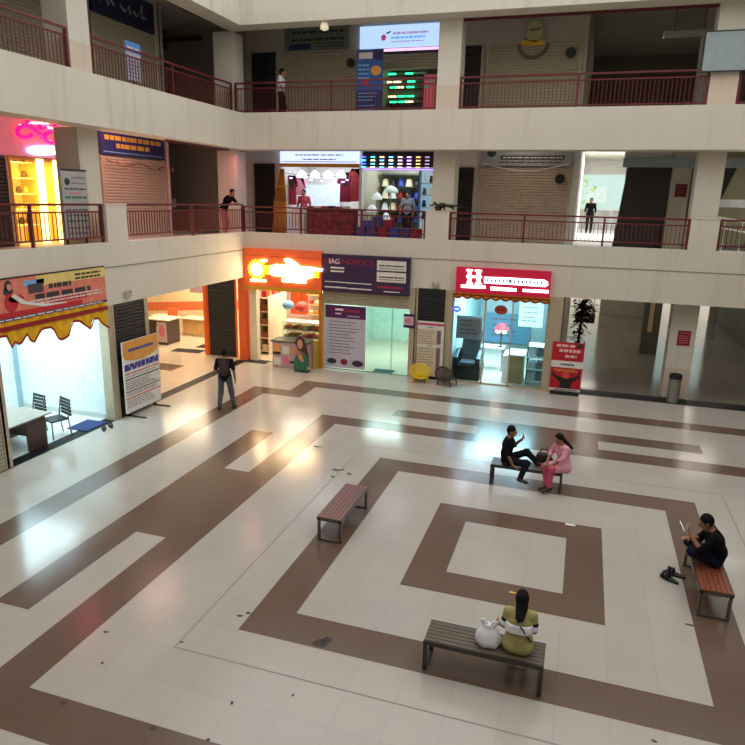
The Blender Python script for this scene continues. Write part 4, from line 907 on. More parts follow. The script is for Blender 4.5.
# ------------------------------------------------------------------ CORRIDOR OBJECTS
x, z = K(574, 318, 14.6)
t = thing('potted_plant', 'tall dark leafy plant leaning at the corridor entrance behind the red standee', 'plant', (3.5, 14.5, .0))
part('pot', G().lathe([(.16, 0), (.22, .38), (.24, .4), (.2, .38)], (3.5, 14.5, 0), 18), mat('dark_pot', (52, 46, 42), .6), t)
part('stem', G().tube([(3.5, 14.5, .3), (3.48, 14.5, 1.2), (3.52, 14.5, 2.0), (3.6, 14.5, 2.8)], [.05, .045, .04, .03], 8), mat('dark_stem', (44, 36, 28)), t)
def leaves(g, c, n, spread, ln, seed, flat=.5):
    rr = random.Random(seed); c = Vector(c)
    for i in range(n):
        d = Vector((rr.gauss(0, 1), rr.gauss(0, 1), rr.gauss(0, 1) * flat)).normalized(); b = c + Vector((rr.gauss(0, spread[0]), rr.gauss(0, spread[1]), rr.gauss(0, spread[2])))
        s = d.cross(Z); s = (s if s.length > .01 else X).normalized() * ln * .22; l_ = ln * rr.uniform(.7, 1.2); dn = Vector((0, 0, -.15 * l_)); th = Vector((0, 0, .004))
        P = [b, b + d * l_ * .5 + s, b + d * l_ + dn, b + d * l_ * .5 - s]; g.add(P + [p - th for p in P], [(0, 1, 2, 3), (7, 6, 5, 4), (0, 4, 5, 1), (1, 5, 6, 2), (2, 6, 7, 3), (3, 7, 4, 0)])
    return g
g = G(); leaves(g, (3.6, 14.5, 2.5), 190, (.13, .16, .2), .24, 3); leaves(g, (3.48, 14.5, 1.75), 110, (.09, .12, .3), .2, 5); part('foliage', g, mat('near_black_leaf', (22, 30, 20), .6), t)
x, z = K(585, 318, 16.0)
t = thing('hanging_sign', 'dark rectangular sign hung in the lit corridor', 'sign', (x, 16, z)); bd = back_board(t, x - .32, x + .32, z - .17, z + .17, 16); bd.base('board', BLACK, .05); bd.lines('text', GREYINK, .15, .85, [.5], .16, words=3)
part('rod', G().tube([(x - .25, 16.02, z + .17), (x - .25, 16.02, 3.3)], .01, 6).tube([(x + .25, 16.02, z + .17), (x + .25, 16.02, 3.3)], .01, 6), BLACK, t)
t = thing('notice_sheet', 'red notice sheet on the ground floor pillar above the bin', 'notice', (6.53, 13.9, 1.7)); bd = back_board(t, 6.34, 6.7, 1.66, 2.12, 13.905); bd.base('sheet', DKRED, .01); bd.lines('text', PINK, .15, .85, [.85, .65, .5, .35, .2], .05, words=3)
t = thing('notice_sheet', 'dark red notice on the pale pillar of the lower gallery', 'notice', (6.1, YS - .1, 6.0)); a = K(676, 184, YS - .12); b = K(686, 197, YS - .12); bd = back_board(t, a[0], b[0], b[1], a[1], YS - .115); bd.base('sheet', mat('dim_red_print', (92, 22, 30), .7), .01); bd.lines('text', mat('dim_pink_text', (150, 80, 90)), .2, .8, [.8, .55, .3], .06, words=2)
for k, (x, y_) in enumerate(((4.0, 18.3), (4.0, 23), (8.2, 18.3), (8.2, 24), (4.0, 28))):
    t = thing('tube_light', ['tube light nearest in the left lane of the corridor', 'second tube light in the left lane of the corridor', 'nearest tube light in the right lane of the corridor', 'second tube light in the right lane of the corridor', 'furthest tube light in the left lane of the corridor'][k], 'lamp', (x, y_, 3.6), group='corridor tube lights'); part('housing', G().box(x - .6, x + .6, y_ - .05, y_ + .05, 3.66, 3.74), WHITE, t); part('tube', G().tube([(x - .58, y_, 3.63), (x + .58, y_, 3.63)], .02, 8), LAMPW, t)

# ------------------------------------------------------------------ UPPER GALLERIES: SIGNS AND SHOPS
y = YS - .06
# second gallery, back
t = thing('shop_sign', 'unlit grey green sign above the wide dim tan shutter', 'sign', (-6.3, y, 10.8)); bd = back_board(t, -7.5, -5.1, 10.78, 11.56, y - .1); bd.base('panel', mat('grey_green_sign', (112, 118, 104), .6), .1); bd.lines('text', INK, .12, .95, [.72, .42], .11, words=6); bd.rects('purple_block', DBLUE, [(.07, .03, .42, .25)], d=.004); bd.lines('small_text', INK, .5, .95, [.25, .12], .05, words=8)
t = thing('shop_sign', 'bright lit white sign with a small pink cup logo on the upper gallery', 'sign', (-3.26, y, 10.74)); bd = back_board(t, -4.66, -1.55, 10.74, 11.42, y - .12); bd.base('panel', mat('lit_white_sign', (176, 206, 250), emit=.62), .12)
bd.poly('cup_logo', mat('logo_pink', (206, 70, 120), emit=.3), [ell(.275, .45, .028, .14), ]); bd.poly('straw', mat('logo_teal', (40, 110, 130)), [[(.31, .6), (.36, .68), (.35, .74), (.3, .66)]]); bd.lines('text', mat('pale_violet_text', (176, 150, 200), emit=.4), .38, .78, [.62], .1, words=8); bd.lines('blue_text', mat('pale_blue_text', (110, 170, 230), emit=.5), .36, .74, [.42], .1, words=7); bd.lines('small_text', mat('pale_violet_text', (176, 150, 200)), .36, .72, [.24], .05, words=9)
t = thing('light_strip', 'pink lilac strip light under the lit white sign', 'lamp', (-2.9, y, 10.6)); part('strip', G().box(-3.86, -1.9, y - .1, y - .06, 10.62, 10.7), mat('lilac_strip', (236, 180, 226), emit=.9), t); part('bracket', G().box(-3.86, -1.9, y - .06, y - .02, 10.55, 10.72), BLACK, t)
t = thing('standee', 'tall blue printed standee left of the green lights on the upper gallery', 'display stand', (-4.2, 14.7, Z2)); yy = 14.7; a = K(357, 50, yy); b = K(382, 107, yy); bd = back_board(t, a[0], b[0], Z2 + .1, a[1], yy); bd.base('panel', BLUE, .04)
bd.rects('dark_stripe', DBLUE, [(0, 0, 1, .42), (.65, .85, 1, 1)]); bd.rects('title', PAPER, [(.08, .87, .6, .96)], d=.004); bd.lines('text', SKYB, .06, .5, [.78, .72, .66, .6], .022, words=3, d=.004); bd.lines('low_text', SKYB, .06, .9, [.38, .33, .28, .2, .14, .08], .014, words=6, d=.005, ragged=.4); bd.poly('orange_picture', OC, [ell(.74, .7, .2, .07)], d=.004); bd.poly('red_picture', RED, [ell(.36, .53, .12, .035)], d=.004)
part('foot', G().box(a[0], b[0], yy - .1, yy + .25, Z2, Z2 + .1), BLACK, t)
# green lit display: rack of small lit clocks
t = thing('display_rack', 'dark rack carrying rows of small green lights on the upper gallery', 'rack', (-3.1, YS + .8, Z2)); part('back', G().box(-3.85, -2.55, YS + .9, YS + .95, Z2, Z2 + 1.9), mat('grey_glass_back', (96, 106, 100), .3), t)
for z in (10.006, 9.744, 9.563, 9.265, 9.082): part('shelf_board', G().box(-3.85, -2.55, YS + .6, YS + .9, z - .02, z - .001), DSTEEL, t)
GL = mat('green_led', (40, 255, 150), emit=2.2); WL_ = mat('amber_led', (255, 226, 170), emit=2.0)
DL = [(392, 74, 1), (409, 73, 1), (388, 82, 2), (397, 83, 2), (411, 82, 1), (383, 87, 1), (393, 87, 1), (400, 88, 2), (410, 87, 1), (383, 96, 2), (392, 97, 2), (401, 97, 1), (410, 96, 1), (382, 102, 1), (393, 103, 1), (402, 102, 1), (409, 101, 2)]
RZ = [10.036, 9.774, 9.593, 9.295, 9.112]
for i, (u, v, c) in enumerate(DL):
    x, z = K(u, v, YS + .62); z = min(RZ, key=lambda q: abs(q - z)) - .03
    o = solo('led_clock', G().box(x - .13, x + .13, YS + .62, YS + .7, z, z + .06), GL if c == 1 else WL_, 'small green lit display on the dark rack' if c == 1 else 'small amber lit display on the dark rack', 'display', 'lit displays on the dark rack')
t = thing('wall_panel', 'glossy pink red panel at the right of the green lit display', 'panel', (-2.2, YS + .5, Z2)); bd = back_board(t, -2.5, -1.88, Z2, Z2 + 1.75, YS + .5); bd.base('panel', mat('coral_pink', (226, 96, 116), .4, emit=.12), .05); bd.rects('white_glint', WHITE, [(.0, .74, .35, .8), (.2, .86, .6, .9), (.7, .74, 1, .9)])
# 2nd gallery right: oval logo, arc, black ball lamp
t = thing('wall_logo', 'pale oval logo with a yellow word painted above the tan shutter', 'sign', (1.25, y, 10.6)); bd = back_board(t, .62, 1.75, 10.15, 11.4, y - .06)
bd.poly('oval', mat('pale_yellow_oval', (196, 190, 140), .7), [ell(.52, .70, .23, .26)], .02); bd.poly('oval_text', mat('olive_text', (130, 126, 90)), [[(.36, .76), (.68, .78), (.68, .72), (.36, .70)]], .008, d=.021); bd.poly('yellow_word', mat('yellow_word', (226, 178, 60)), [[(.15, .42), (.2, .49), (.8, .48), (.84, .42), (.8, .37), (.2, .36)]], .02)
arc = [(.5 + .45 * math.cos(PI + PI * k / 14), .40 + .36 * math.sin(PI + PI * k / 14)) for k in range(15)]; bd.poly('arc', mat('arc_grey', (96, 92, 76)), [arc + [(.5 + .36 * math.cos(PI + PI * k / 14), .42 + .29 * math.sin(PI + PI * k / 14)) for k in range(14, -1, -1)]], .015)
for lab, u, v in (('dark round wall fan at the top right of the tan shutter under the oval logo', 571, 53), ('dark round wall fan on the closed tan shutter under the curved sign', 560, 179)):
    x, z = K(u, v, y - .1); t = thing('wall_fan', lab, 'fan', (x, y - .1, z)); part('guard', G().tube([(x, y - .16, z), (x, y - .06, z)], [.16, .13], 20), BLACK, t); part('bracket', G().box(x - .04, x + .04, y - .08, y, z - .05, z + .05), DSTEEL, t); part('hub', G().ball((x, y - .17, z), .045), DSTEEL, t, smooth=True)
x, z = K(351, 63, y - .1); t = thing('wall_fan', 'dark round wall fan beside the tall blue standee', 'fan', (x, y - .1, z)); part('guard', G().tube([(x, y - .16, z), (x, y - .06, z)], [.15, .13], 20), BLACK, t); part('bracket', G().box(x - .04, x + .04, y - .08, y, z - .05, z + .05), DSTEEL, t); part('hub', G().ball((x, y - .17, z), .045), DSTEEL, t, smooth=True)
t = thing('tube_light', 'unlit tube light under the dark lobby ceiling', 'lamp', (6, 17, 11.2)); a = K(664, 34, 16.6); b = K(712, 30, 16.6); part('housing', G().box(a[0], b[0], 16.55, 16.75, b[1] - .16, b[1] + .02), TUBEOFF, t); part('hanger', G().tube([(a[0] + .3, 16.65, b[1]), (a[0] + .3, 16.65, U2)], .012, 6).tube([(b[0] - .2, 16.65, b[1]), (b[0] - .2, 16.65, U2)], .012, 6), DSTEEL, t)
# blank board at the top right
yy = YB + .5; a = K(708, 32, yy); b = K(703, 71, yy)
t = thing('blank_board', 'large blank blue grey board fixed before the top right pillar', 'board', (a[0] + 1, yy, b[1])); part('sheet', G().box(a[0] - .02, 8.4, yy, yy + .04, b[1], a[1]), BLUEGREY, t); part('frame', G().box(a[0] - .04, 8.42, yy - .012, yy + .05, a[1], a[1] + .03).box(a[0] - .04, 8.42, yy - .012, yy + .05, b[1] - .03, b[1]), DSTEEL, t); part('bracket', G().box(6.4, 6.7, yy + .04, YB + SB, b[1] + .3, b[1] + .5), DSTEEL, t)

# first gallery, back: display shop
t = thing('shop_sign', 'lit bluish white sign with yellow edge over the display shop', 'sign', (-6.2, y, 6.9)); bd = back_board(t, -7.72, -4.64, 6.96, 7.66, y - .1); bd.base('panel', mat('lit_blue_white', (196, 214, 250), emit=.75), .1); bd.lines('text', mat('slate_text', (84, 104, 140)), .2, .8, [.42], .05, words=7); bd.lines('text_low', mat('slate_text', (84, 104, 140)), .3, .72, [.2], .05, words=6); bd.lines('red_text', RED, .55, .9, [.62], .03, words=6); bd.rects('blue_top', SKYB, [(0, .9, 1, 1)]); bd.rects('red_edge', RED, [(.02, .07, .98, .1)]); 
part('yellow_edge', G().box(-7.74, -4.62, y - .16, y - .02, 6.83, 6.955), GOLD, t)
for k in range(4):
    x, z = K(302 + k * 13, 174, YS + .5); t = thing('pendant_lamp', ['white pendant shade, leftmost of four in the display shop', 'white pendant shade, second of four in the display shop', 'white pendant shade, third of four in the display shop', 'white pendant shade, rightmost of four in the display shop'][k], 'lamp', (x, YS + .5, z), group='pendant shades in the display shop'); part('lamp_shade', G().lathe([(.2, -.14), (.17, .0), (.06, .12), (.02, .14)], (x, YS + .5, z), 18), mat('glowing_shade', (240, 244, 255), emit=1.3), t, smooth=True); part('cord', G().tube([(x, YS + .5, z + .13), (x, YS + .5, 7.2)], .008, 6), BLACK, t)
a = K(304, 185, YS + 2.3); b = K(338, 203, YS + 2.3); t = thing('wall_panel', 'plain pale blue white panel at the back of the display shop', 'panel', ((a[0] + b[0]) / 2, YS + 2.4, b[1])); part('panel', G().box(a[0], b[0], YS + 2.4, YS + 2.5, Z1 + .8, a[1]), mat('pale_lit_panel', (206, 224, 240), emit=.25), t); part('frame', G().box(a[0] - .04, b[0] + .04, YS + 2.45, YS + 2.55, Z1 + .75, a[1] + .04), WHITE, t)
def garment(lab, u, v, yy, m, w=.5, h=1.0, m2=None, name='hanging_garment'):
    x, z = K(u, v, yy); t = thing(name, lab, 'garment', (x, yy, z - h / 2)); T_ = z + h / 2
    prof = [(-.16 * w / .5, T_), (-.5 * w, T_ - .12), (-.62 * w, T_ - .42), (-.44 * w, T_ - .44), (-.36 * w, T_ - .22), (-.40 * w, T_ - h), (.40 * w, T_ - h), (.36 * w, T_ - .22), (.44 * w, T_ - .44), (.62 * w, T_ - .42), (.5 * w, T_ - .12), (.16 * w / .5, T_), (0, T_ - .06)]
    part('cloth', G().prism([(x + a_, yy, z_) for a_, z_ in prof], (0, .1, 0)), m, t, bevel=.03)
    part('hanger', G().tube([(x - .15 * w / .5, yy + .05, T_ + .0), (x, yy + .05, T_ + .06), (x, yy + .05, T_ + .14)], .008, 6).tube([(x + .15 * w / .5, yy + .05, T_), (x, yy + .05, T_ + .06)], .008, 6), STEEL, t)
    if m2: part('yoke', G().box(x - .1 * w / .5, x + .1 * w / .5, yy - .012, yy, T_ - .5, T_ - .08), m2, t)
    return t
MRN = mat('maroon_fabric', (146, 30, 58), .8)
garment('maroon kurta with a dark yoke hung right in the display shop', 345, 187, YS + .85, MRN, .55, 1.1, mat('dark_yoke', (52, 26, 50))); garment('brick red garment hung by the divider of the display shop', 355, 185, YS + .7, mat('brick_fabric', (182, 66, 66), .8), .45, 1.2); garment('maroon and green garment hung left in the display shop', 292, 190, YS + .6, mat('rose_fabric', (176, 58, 70), .8), .4, 1.1, mat('dark_green_fabric', (36, 62, 50)))
garment('pink top hung beside the pale panel in the display shop', 300, 186, YS + 1.2, mat('pink_fabric', (226, 150, 170), .8), .4, .7)
for k, (u, v) in enumerate(((291, 178), (311, 180), (322, 181), (334, 181), (343, 182), (347, 180))):
    x, z = K(u, v, YS + .18); o = solo('fairy_light', G().ball((x, YS + .18, z), (.07, .03, .03), 10, 6), mat('violet_led', (190, 150, 255), emit=3.0), 'tiny violet light strung across the display shop', 'light', 'violet lights across the display shop')
t = thing('light_cable', 'thin cable strung across the display shop with violet lights', 'cable', (-6, YS + .45, 6.4)); part('cable', G().tube([(-7.7, YS + .2, 6.62), (-6.2, YS + .2, 6.5), (-4.66, YS + .2, 6.55)], .008, 6), BLACK, t)
g = G(); n = 14
for i in range(n):
    xa = -8.0 + .5 * i / n; 
pts = []
t = thing('drape', 'orange tan drape at the left edge of the display shop', 'curtain', (-7.8, YS - .2, Z1)); g = G()
for i in range(12):
    f0, f1 = i / 12, (i + 1) / 12
    for (z0, z1, w0, w1, c0, c1) in ((Z1, 5.6, .62, .52, -7.76, -7.72), (5.6, 6.75, .52, .16, -7.72, -7.62)):
        g.add([(c0 + (f0 - .5) * w0, YS - .2 + .05 * math.sin(i * PI / 1.5), z0), (c0 + (f1 - .5) * w0, YS - .2 + .05 * math.sin((i + 1) * PI / 1.5), z0), (c1 + (f1 - .5) * w1, YS - .2 + .05 * math.sin((i + 1) * PI / 1.5), z1), (c1 + (f0 - .5) * w1, YS - .2 + .05 * math.sin(i * PI / 1.5), z1)], [(0, 1, 2, 3)])
o = part('cloth', g, mat('orange_tan_cloth', (214, 150, 70), .8), t, smooth=True); sm = o.modifiers.new('s', 'SOLIDIFY'); sm.thickness = .012
part('tie_band', G().box(-7.9, -7.46, YS - .27, YS - .13, 6.1, 6.16), GOLD, t)
t = thing('display_counter', 'maroon patterned cloth covered counter in front of the display shop', 'counter', (-5.9, YS + .1, Z1)); part('cloth', G().box(-6.7, -4.8, YS - .1, YS + .4, Z1, Z1 + .95), mat('maroon_pattern', (132, 48, 58), .8, var=.7, scale=5), t, bevel=.02); part('top', G().box(-6.75, -4.75, YS - .13, YS + .43, Z1 + .95, Z1 + .98), mat('dark_top', (60, 46, 50), .4), t)
t = thing('display_counter', 'white display plinth beside the maroon counter', 'counter', (-7.1, YS + .2, Z1)); part('body', G().box(-7.4, -6.85, YS + .0, YS + .45, Z1, Z1 + 1.0), WHITE, t, bevel=.02); part('top', G().box(-7.42, -6.83, YS - .02, YS + .47, Z1 + 1.0, Z1 + 1.03), mat('pale_grey', (206, 210, 214)), t)
# boxes on the counters
rr = random.Random(5)
for i in range(7): o = solo('folded_cloth', G().box(-.11, .11, -.14, .14, 0, rr.uniform(.05, .14)), [MRN, PAPER, mat('rose_fabric', (176, 58, 70)), mat('dark_yoke', (52, 26, 50))][i % 4], 'folded cloth stacked on the maroon counter', 'cloth', 'folded cloths on the maroon counter', base=(0, 0, 0)); o.location = (-6.6 + i * .28, YS + .15, Z1 + .981)

# light shop: hanging strings of lights
LC = [(60, 80, 255), (60, 200, 255), (255, 214, 140), (90, 160, 255), (255, 226, 170), (190, 140, 255), (255, 200, 120), (150, 130, 160)]
LM = [mat('string_led_%s' % 'abcdefgh'[i], c, emit=3.0 if i < 6 else 1.4) for i, c in enumerate(LC)]
nm = ['first', 'second', 'third', 'fourth', 'fifth', 'sixth', 'seventh', 'eighth']
yy = YS - .02
for i in range(8):
    u = 364 + i * 9.1; x, zt = K(u, 152, yy)
    t = thing('string_light', 'hanging string of coloured lights, %s from the left over the light shop' % nm[i], 'string lights', (x, yy, 6.9), group='hanging light strings over the light shop')
    part('cord', G().tube([(x, yy, 7.42), (x, yy, 6.82)], .007, 6), BLACK, t)
    for k in range(4): part('bulb', G().tube([(x - .075, yy - .015, 7.2 - k * .115), (x + .075, yy - .015, 7.2 - k * .115)], .019, 8), LM[(i + (k % 2) * (1 if i < 5 else 0)) % 8], t)
t = thing('shop_board', 'black board behind the hanging light strings', 'board', (-3.1, YS, 6.8)); part('board', G().box(-4.53, -1.76, YS + .02, YS + .08, 6.86, 7.48), BLACK, t); part('green_strip', G().box(-4.0, -2.7, YS + .005, YS + .02, 7.36, 7.46), mat('dark_green_print', (40, 66, 36)), t); part('amber_strip', G().box(-2.6, -1.8, YS + .005, YS + .02, 7.36, 7.46), mat('dark_amber_print', (110, 70, 24)), t)
t = thing('light_strip', 'violet blue strip light along the top of the light shop', 'lamp', (-3.1, YS, 6.78)); part('strip', G().box(-4.5, -1.8, YS - .04, YS - .01, 6.76, 6.81), mat('violet_strip', (150, 120, 255), emit=1.6), t); part('channel', G().box(-4.52, -1.78, YS - .01, YS + .03, 6.75, 6.83), DSTEEL, t)
t = thing('shelf_unit', 'tall shelf of lamps at the back of the light shop', 'shelf', (-3.2, YS + 2.2, Z1)); part('back', G().box(-4.5, -2.5, YS + 2.4, YS + 2.45, Z1, Z1 + 2.4), mat('grey_green_shelf', (128, 134, 112), .5), t)
for k in range(5): part('shelf_board', G().box(-4.5, -2.5, YS + 1.9, YS + 2.4, Z1 + .5 + k * .45, Z1 + .53 + k * .45), mat('dark_shelf', (66, 70, 62), .5), t)
rr = random.Random(11); SHD = [mat('cream_shade', (232, 226, 186), .5, emit=.25), mat('white_shade2', (226, 234, 234), .4, emit=.25), mat('dark_shade', (50, 48, 52), .4), mat('red_shade', (190, 60, 46), .4), mat('blue_shade', (70, 90, 190), .4)]
for k in range(4):
    for i in range(6):
        m = SHD[rr.randrange(5)]; o = solo('lamp_shade', G().lathe([(.14, 0), (.14, .03), (.1, .2 + rr.random() * .12), (.03, .3)], (0, 0, 0), 14), m, 'lamp shade on the back shelf of the light shop', 'lamp shade', 'lamp shades on the back shelf', base=(0, 0, 0), smooth=True); o.location = (-4.3 + i * .32, YS + 2.15, Z1 + .531 + k * .45)
def bust(lab, u, v, yy, m, r=.22):
    x, z = K(u, v, yy); t = thing('dome_lamp', lab, 'lamp', (x, yy, Z1)); part('dome', G().lathe([(r, 0), (r * .95, .08), (r * .6, .2), (.03, .26)], (x, yy, z - .1), 20), m, t, smooth=True); part('stem', G().tube([(x, yy, Z1 + .02), (x, yy, z - .09)], .02, 8), STEEL, t); part('base', G().lathe([(.18, 0), (.18, .02)], (x, yy, Z1), 16), BLACK, t)
bust('white dome lamp on a stand, highest at the left of the light shop', 377, 197, YS + .62, SHD[1], .2); bust('white dome lamp on a stand, lower and nearer the railing in the light shop', 372, 209, YS + .1, SHD[1], .2); bust('pale green dome lamp in the middle of the light shop', 391, 190, YS + .9, mat('mint_shade', (196, 220, 200), .4, emit=.2), .28)
bust('small white dome lamp low in the light shop', 386, 217, YS + .5, SHD[1], .16)
a = K(420, 168, YS + .3); b = K(435, 228, YS + .3); t = thing('display_cabinet', 'glass cabinet with small goods at the right of the light shop', 'cabinet', ((a[0] + b[0]) / 2, YS + .4, Z1)); part('glass', G().box(a[0], a[0] + .01, YS + .2, YS + .7, Z1, a[1]).box(a[0], b[0] + .05, YS + .19, YS + .2, Z1, a[1]), GLASS, t); part('back', G().box(a[0], b[0] + .05, YS + .7, YS + .73, Z1, a[1]), mat('pale_lit_panel', (206, 224, 240)), t)
for k in range(5): part('shelf_board', G().box(a[0] + .02, b[0] + .04, YS + .22, YS + .68, Z1 + .3 + k * .42, Z1 + .32 + k * .42), WHITE, t)
for k in range(5):
    for i in range(2): o = solo('trinket', G().lathe([(.06, 0), (.09, .08), (.05, .18), (.07, .24)], (0, 0, 0), 12), [SHD[0], SHD[3], SHD[4], mat('lilac_trinket', (196, 170, 210)), SHD[1]][(k + i * 2) % 5], 'small ornament on the glass cabinet shelves', 'ornament', 'ornaments in the glass cabinet', base=(0, 0, 0), smooth=True); o.location = (a[0] + .17 + i * .24, YS + .42, Z1 + .321 + k * .42)
rr = random.Random(3)
for i in range(9):
    u = 362 + (i % 6) * 11 + (5 if i > 5 else 0); x, z = K(u, 234, YS - .35); h = rr.uniform(.22, .4)
    row = 0 if i < 6 else 1
    solo('carton', G().box(x - .16, x + .16, YS - .55 + row * .0, YS - .25, Z1 + row * .42, Z1 + row * .42 + (.41 if row == 0 else h)), [mat('blue_carton', (52, 62, 150)), mat('indigo_carton', (66, 50, 110)), MRN][i % 3], ['blue carton', 'indigo carton', 'maroon carton'][i % 3] + ' stacked before the light shop behind the railing', 'box', 'cartons before the light shop', bevel=.006)
# curved grey sign
t = thing('shop_sign', 'grey sign with dark lettering and curved lower edge on the lower gallery', 'sign', (1.2, y, 6.9)); bd = back_board(t, -.26, 2.72, 6.93, 7.62, y - .1); bd.base('panel', mat('dull_grey_sign', (150, 156, 158), .6), .1); bd.rects('dark_text', mat('teal_dark_text', (46, 62, 66)), [(.22, .28, .92, .48)]); bd.lines('pale_text', PAPER, .25, .9, [.38], .05, words=9, d=.005); bd.lines('low_text', INK, .2, .9, [.16], .05, words=8); bd.poly('round_mark', mat('teal_dark_text', (46, 62, 66)), [ell(.12, .6, .05, .2)])
crv = [(.02 + .96 * k / 16, .16 - .36 * math.sin(PI * k / 16)) for k in range(17)]; bd.poly('curved_edge', mat('pale_grey', (206, 210, 214)), [crv + [(x, z - .05) for x, z in crv[::-1]]], d=.004)
# leafy plant on the concrete post
t = thing('potted_plant', 'dark leafy plant on top of the concrete rail post', 'plant', (-1.1, YB + .14, 5.44)); part('pot', G().lathe([(.09, 0), (.12, .12), (.13, .13)], (-1.1, YB + .13, 5.44), 16), mat('dark_pot', (52, 46, 42)), t)
g = G(); leaves(g, (-1.05, YB + .12, 5.62), 46, (.16, .04, .02), .24, 8, .22); leaves(g, (-.68, YB + .14, 5.6), 40, (.2, .05, .015), .2, 9, .18); part('foliage', g, LEAF, t)
# dark panels and stair at the right of the lower gallery
t = thing('folding_panel', 'tall dark panel beside the bright opening on the lower gallery', 'panel', (5.0, YS, Z1)); part('leaf', G().prism([(4.46, YS - .02, 6.92), (5.78, YS - .02, 6.92), (5.6, YS - .02, Z1), (4.24, YS - .02, Z1)], (0, .08, 0)), DOORK, t)
for z in (5.2, 6.0): part('seam', G().box(4.36, 5.66, YS - .035, YS - .02, z, z + .015), BLACK, t)
t = thing('staircase', 'stair flight with white handrail at the right end of the lower gallery', 'stairs', (8.5, YS + .5, Z1)); part('stringer', G().prism([(6.95, YS - .1, 6.95), (7.6, YS - .1, 6.95), (6.75, YS - .1, Z1), (6.5, YS - .1, Z1)], (0, 1.2, 0)), DOORK, t)
part('landing', G().box(6.9, 12, YS + 1.2, YS + 3.5, 5.75, 6.0), WHITE, t); part('handrail', G().tube([(6.9, YS + .0, 5.5), (8.8, YS + .0, 5.2), (12, YS, 4.8)], .03, 8).tube([(6.9, YS + .0, 5.2), (8.8, YS + .0, 4.9), (12, YS, 4.5)], .025, 8), WHITE, t)
part('baluster_row', G().box(7.0, 7.03, YS - .02, YS + .02, Z1, 5.5).box(7.5, 7.53, YS - .02, YS + .02, Z1, 5.4).box(8.0, 8.03, YS - .02, YS + .02, Z1, 5.35), WHITE, t)
# balcony at the end of the corridor outside
t = thing('balcony_rail', 'white balcony rail at the bright end of the lower gallery corridor', 'railing', (4.0, 28.9, Z1))
for z in (4.8, 5.15, 5.5): part('bar', G().tube([(2.98, 28.9, z), (5.2, 28.9, z)], .025, 8), WHITE, t)
for x in (3.1, 3.8, 4.5, 5.1): part('post', G().box(x - .02, x + .02, 28.88, 28.92, Z1, 5.5), WHITE, t)
t = thing('building', 'pale teal backdrop building added outside the bright opening of the lower gallery', 'building', (4, 52, 0)); part('lower_warm_reflector', G().box(-6, 16, 51.9, 54, 0, 5.3), mat('cream_render', (250, 238, 220), .7), t); part('upper_wall', G().box(-6, 16, 52, 54, 5.3, 11), mat('pale_teal_render', (206, 236, 232), .7), t)  # added backdrop; its cream lower wall warms reflections in the corridor floor
for x in (0.5, 3.2, 5.9, 8.6): part('window', G().box(x, x + 1.5, 51.95, 52, 5.9, 7.2), mat('pale_window', (226, 244, 244), .3), t)
g = G().tube([(1.2, 48, 0), (1.2, 48, 6)], .15, 8); leaves(g, (1.4, 48, 6.3), 260, (1.0, .5, .8), .7, 21)
solo('tree', g, mat('pale_leaf', (196, 222, 150), .6), 'pale green tree outside at the left of the bright opening', 'tree')
# ------------------------------------------------------------------ LEFT GALLERIES
xs = XS + .04
t = thing('shop_sign', 'navy sign with white script at the top left of the upper gallery', 'sign', (xs, 11, 10.7)); bd = left_board(t, 9.6, 12.5, 10.72, 11.6, xs + .06); bd.base('panel', NAVY, .1)
SCR = mat('pale_script', (170, 172, 186), .6)
def stroke(P, w=.018, k=1.8): return [[(P[i][0] - w * (P[i + 1][1] - P[i][1]) * 0 , P[i][1] - w * k), (P[i + 1][0], P[i + 1][1] - w * k), (P[i + 1][0] + w, P[i + 1][1] + w * k), (P[i][0] + w, P[i][1] + w * k)] for i in range(len(P) - 1)]
bd.poly('script', SCR, stroke([(.12, .35), (.18, .75), (.24, .35), (.28, .55), (.33, .4)]) + stroke([(.48, .7), (.42, .5), (.5, .35), (.56, .6), (.58, .35), (.64, .5), (.68, .35), (.74, .5), (.78, .8), (.78, .38), (.85, .42)]))
t = thing('shop_sign', 'blue sign with two lines of yellow letters above the beige shutter', 'sign', (xs, 11, 6.85)); bd = left_board(t, 9.52, 12.66, 6.85, 7.64, xs + .06); bd.base('panel', DBLUE, .1); YT = mat('ochre_letters', (206, 160, 60), .6); bd.lines('yellow_text', YT, .06, .97, [.64], .17, words=9); bd.lines('yellow_text_low', YT, .22, .74, [.36], .17, words=5); bd.lines('top_text', PAPER, .5, .95, [.86], .05, words=6); bd.rects('low_line', SKYB, [(.03, .1, .97, .13)])
t = thing('garland', 'dry leaf garland across the top of the beige shutter', 'garland', (xs + .1, 11, 6.75)); g = G(); rr = random.Random(6); part('cord', G().tube([(xs + .13, 9.6, 6.7), (xs + .13, 10.4, 6.55), (xs + .13, 11.3, 6.68), (xs + .13, 12.0, 6.5), (xs + .13, 12.5, 6.66)], .015, 6), mat('dry_brown', (120, 74, 52)), t)
for (yy_, zz_) in ((9.9, 6.62), (10.4, 6.52), (10.9, 6.6), (11.5, 6.6), (12.0, 6.48), (12.3, 6.56)): leaves(g, (xs + .19, yy_, zz_), 9, (.005, .12, .05), .09, int(yy_ * 10))
part('dry_leaves', g, mat('dry_brown', (120, 74, 52)), t)
t = thing('drain_pipe', 'grey drain pipe with boxes at the end of the navy sign', 'pipe', (XS, 12.8, Z2)); part('pipe', G().tube([(XS + .08, 12.85, Z2), (XS + .08, 12.85, U2)], .05, 10), mat('grey_pipe', (150, 150, 146), .5), t)
for z in (9.9, 10.4, 10.8): part('meter_box', G().box(XS + .02, XS + .18, 12.9, 13.04, z, z + .12), BLACK, t)
t = thing('drain_pipe', 'pale drain pipe beside the blue sign on the lower gallery', 'pipe', (XS, 12.85, Z1)); part('pipe', G().tube([(XS + .08, 12.85, Z1), (XS + .08, 12.85, U1)], .06, 10), mat('rosy_pipe', (206, 178, 172), .5), t)
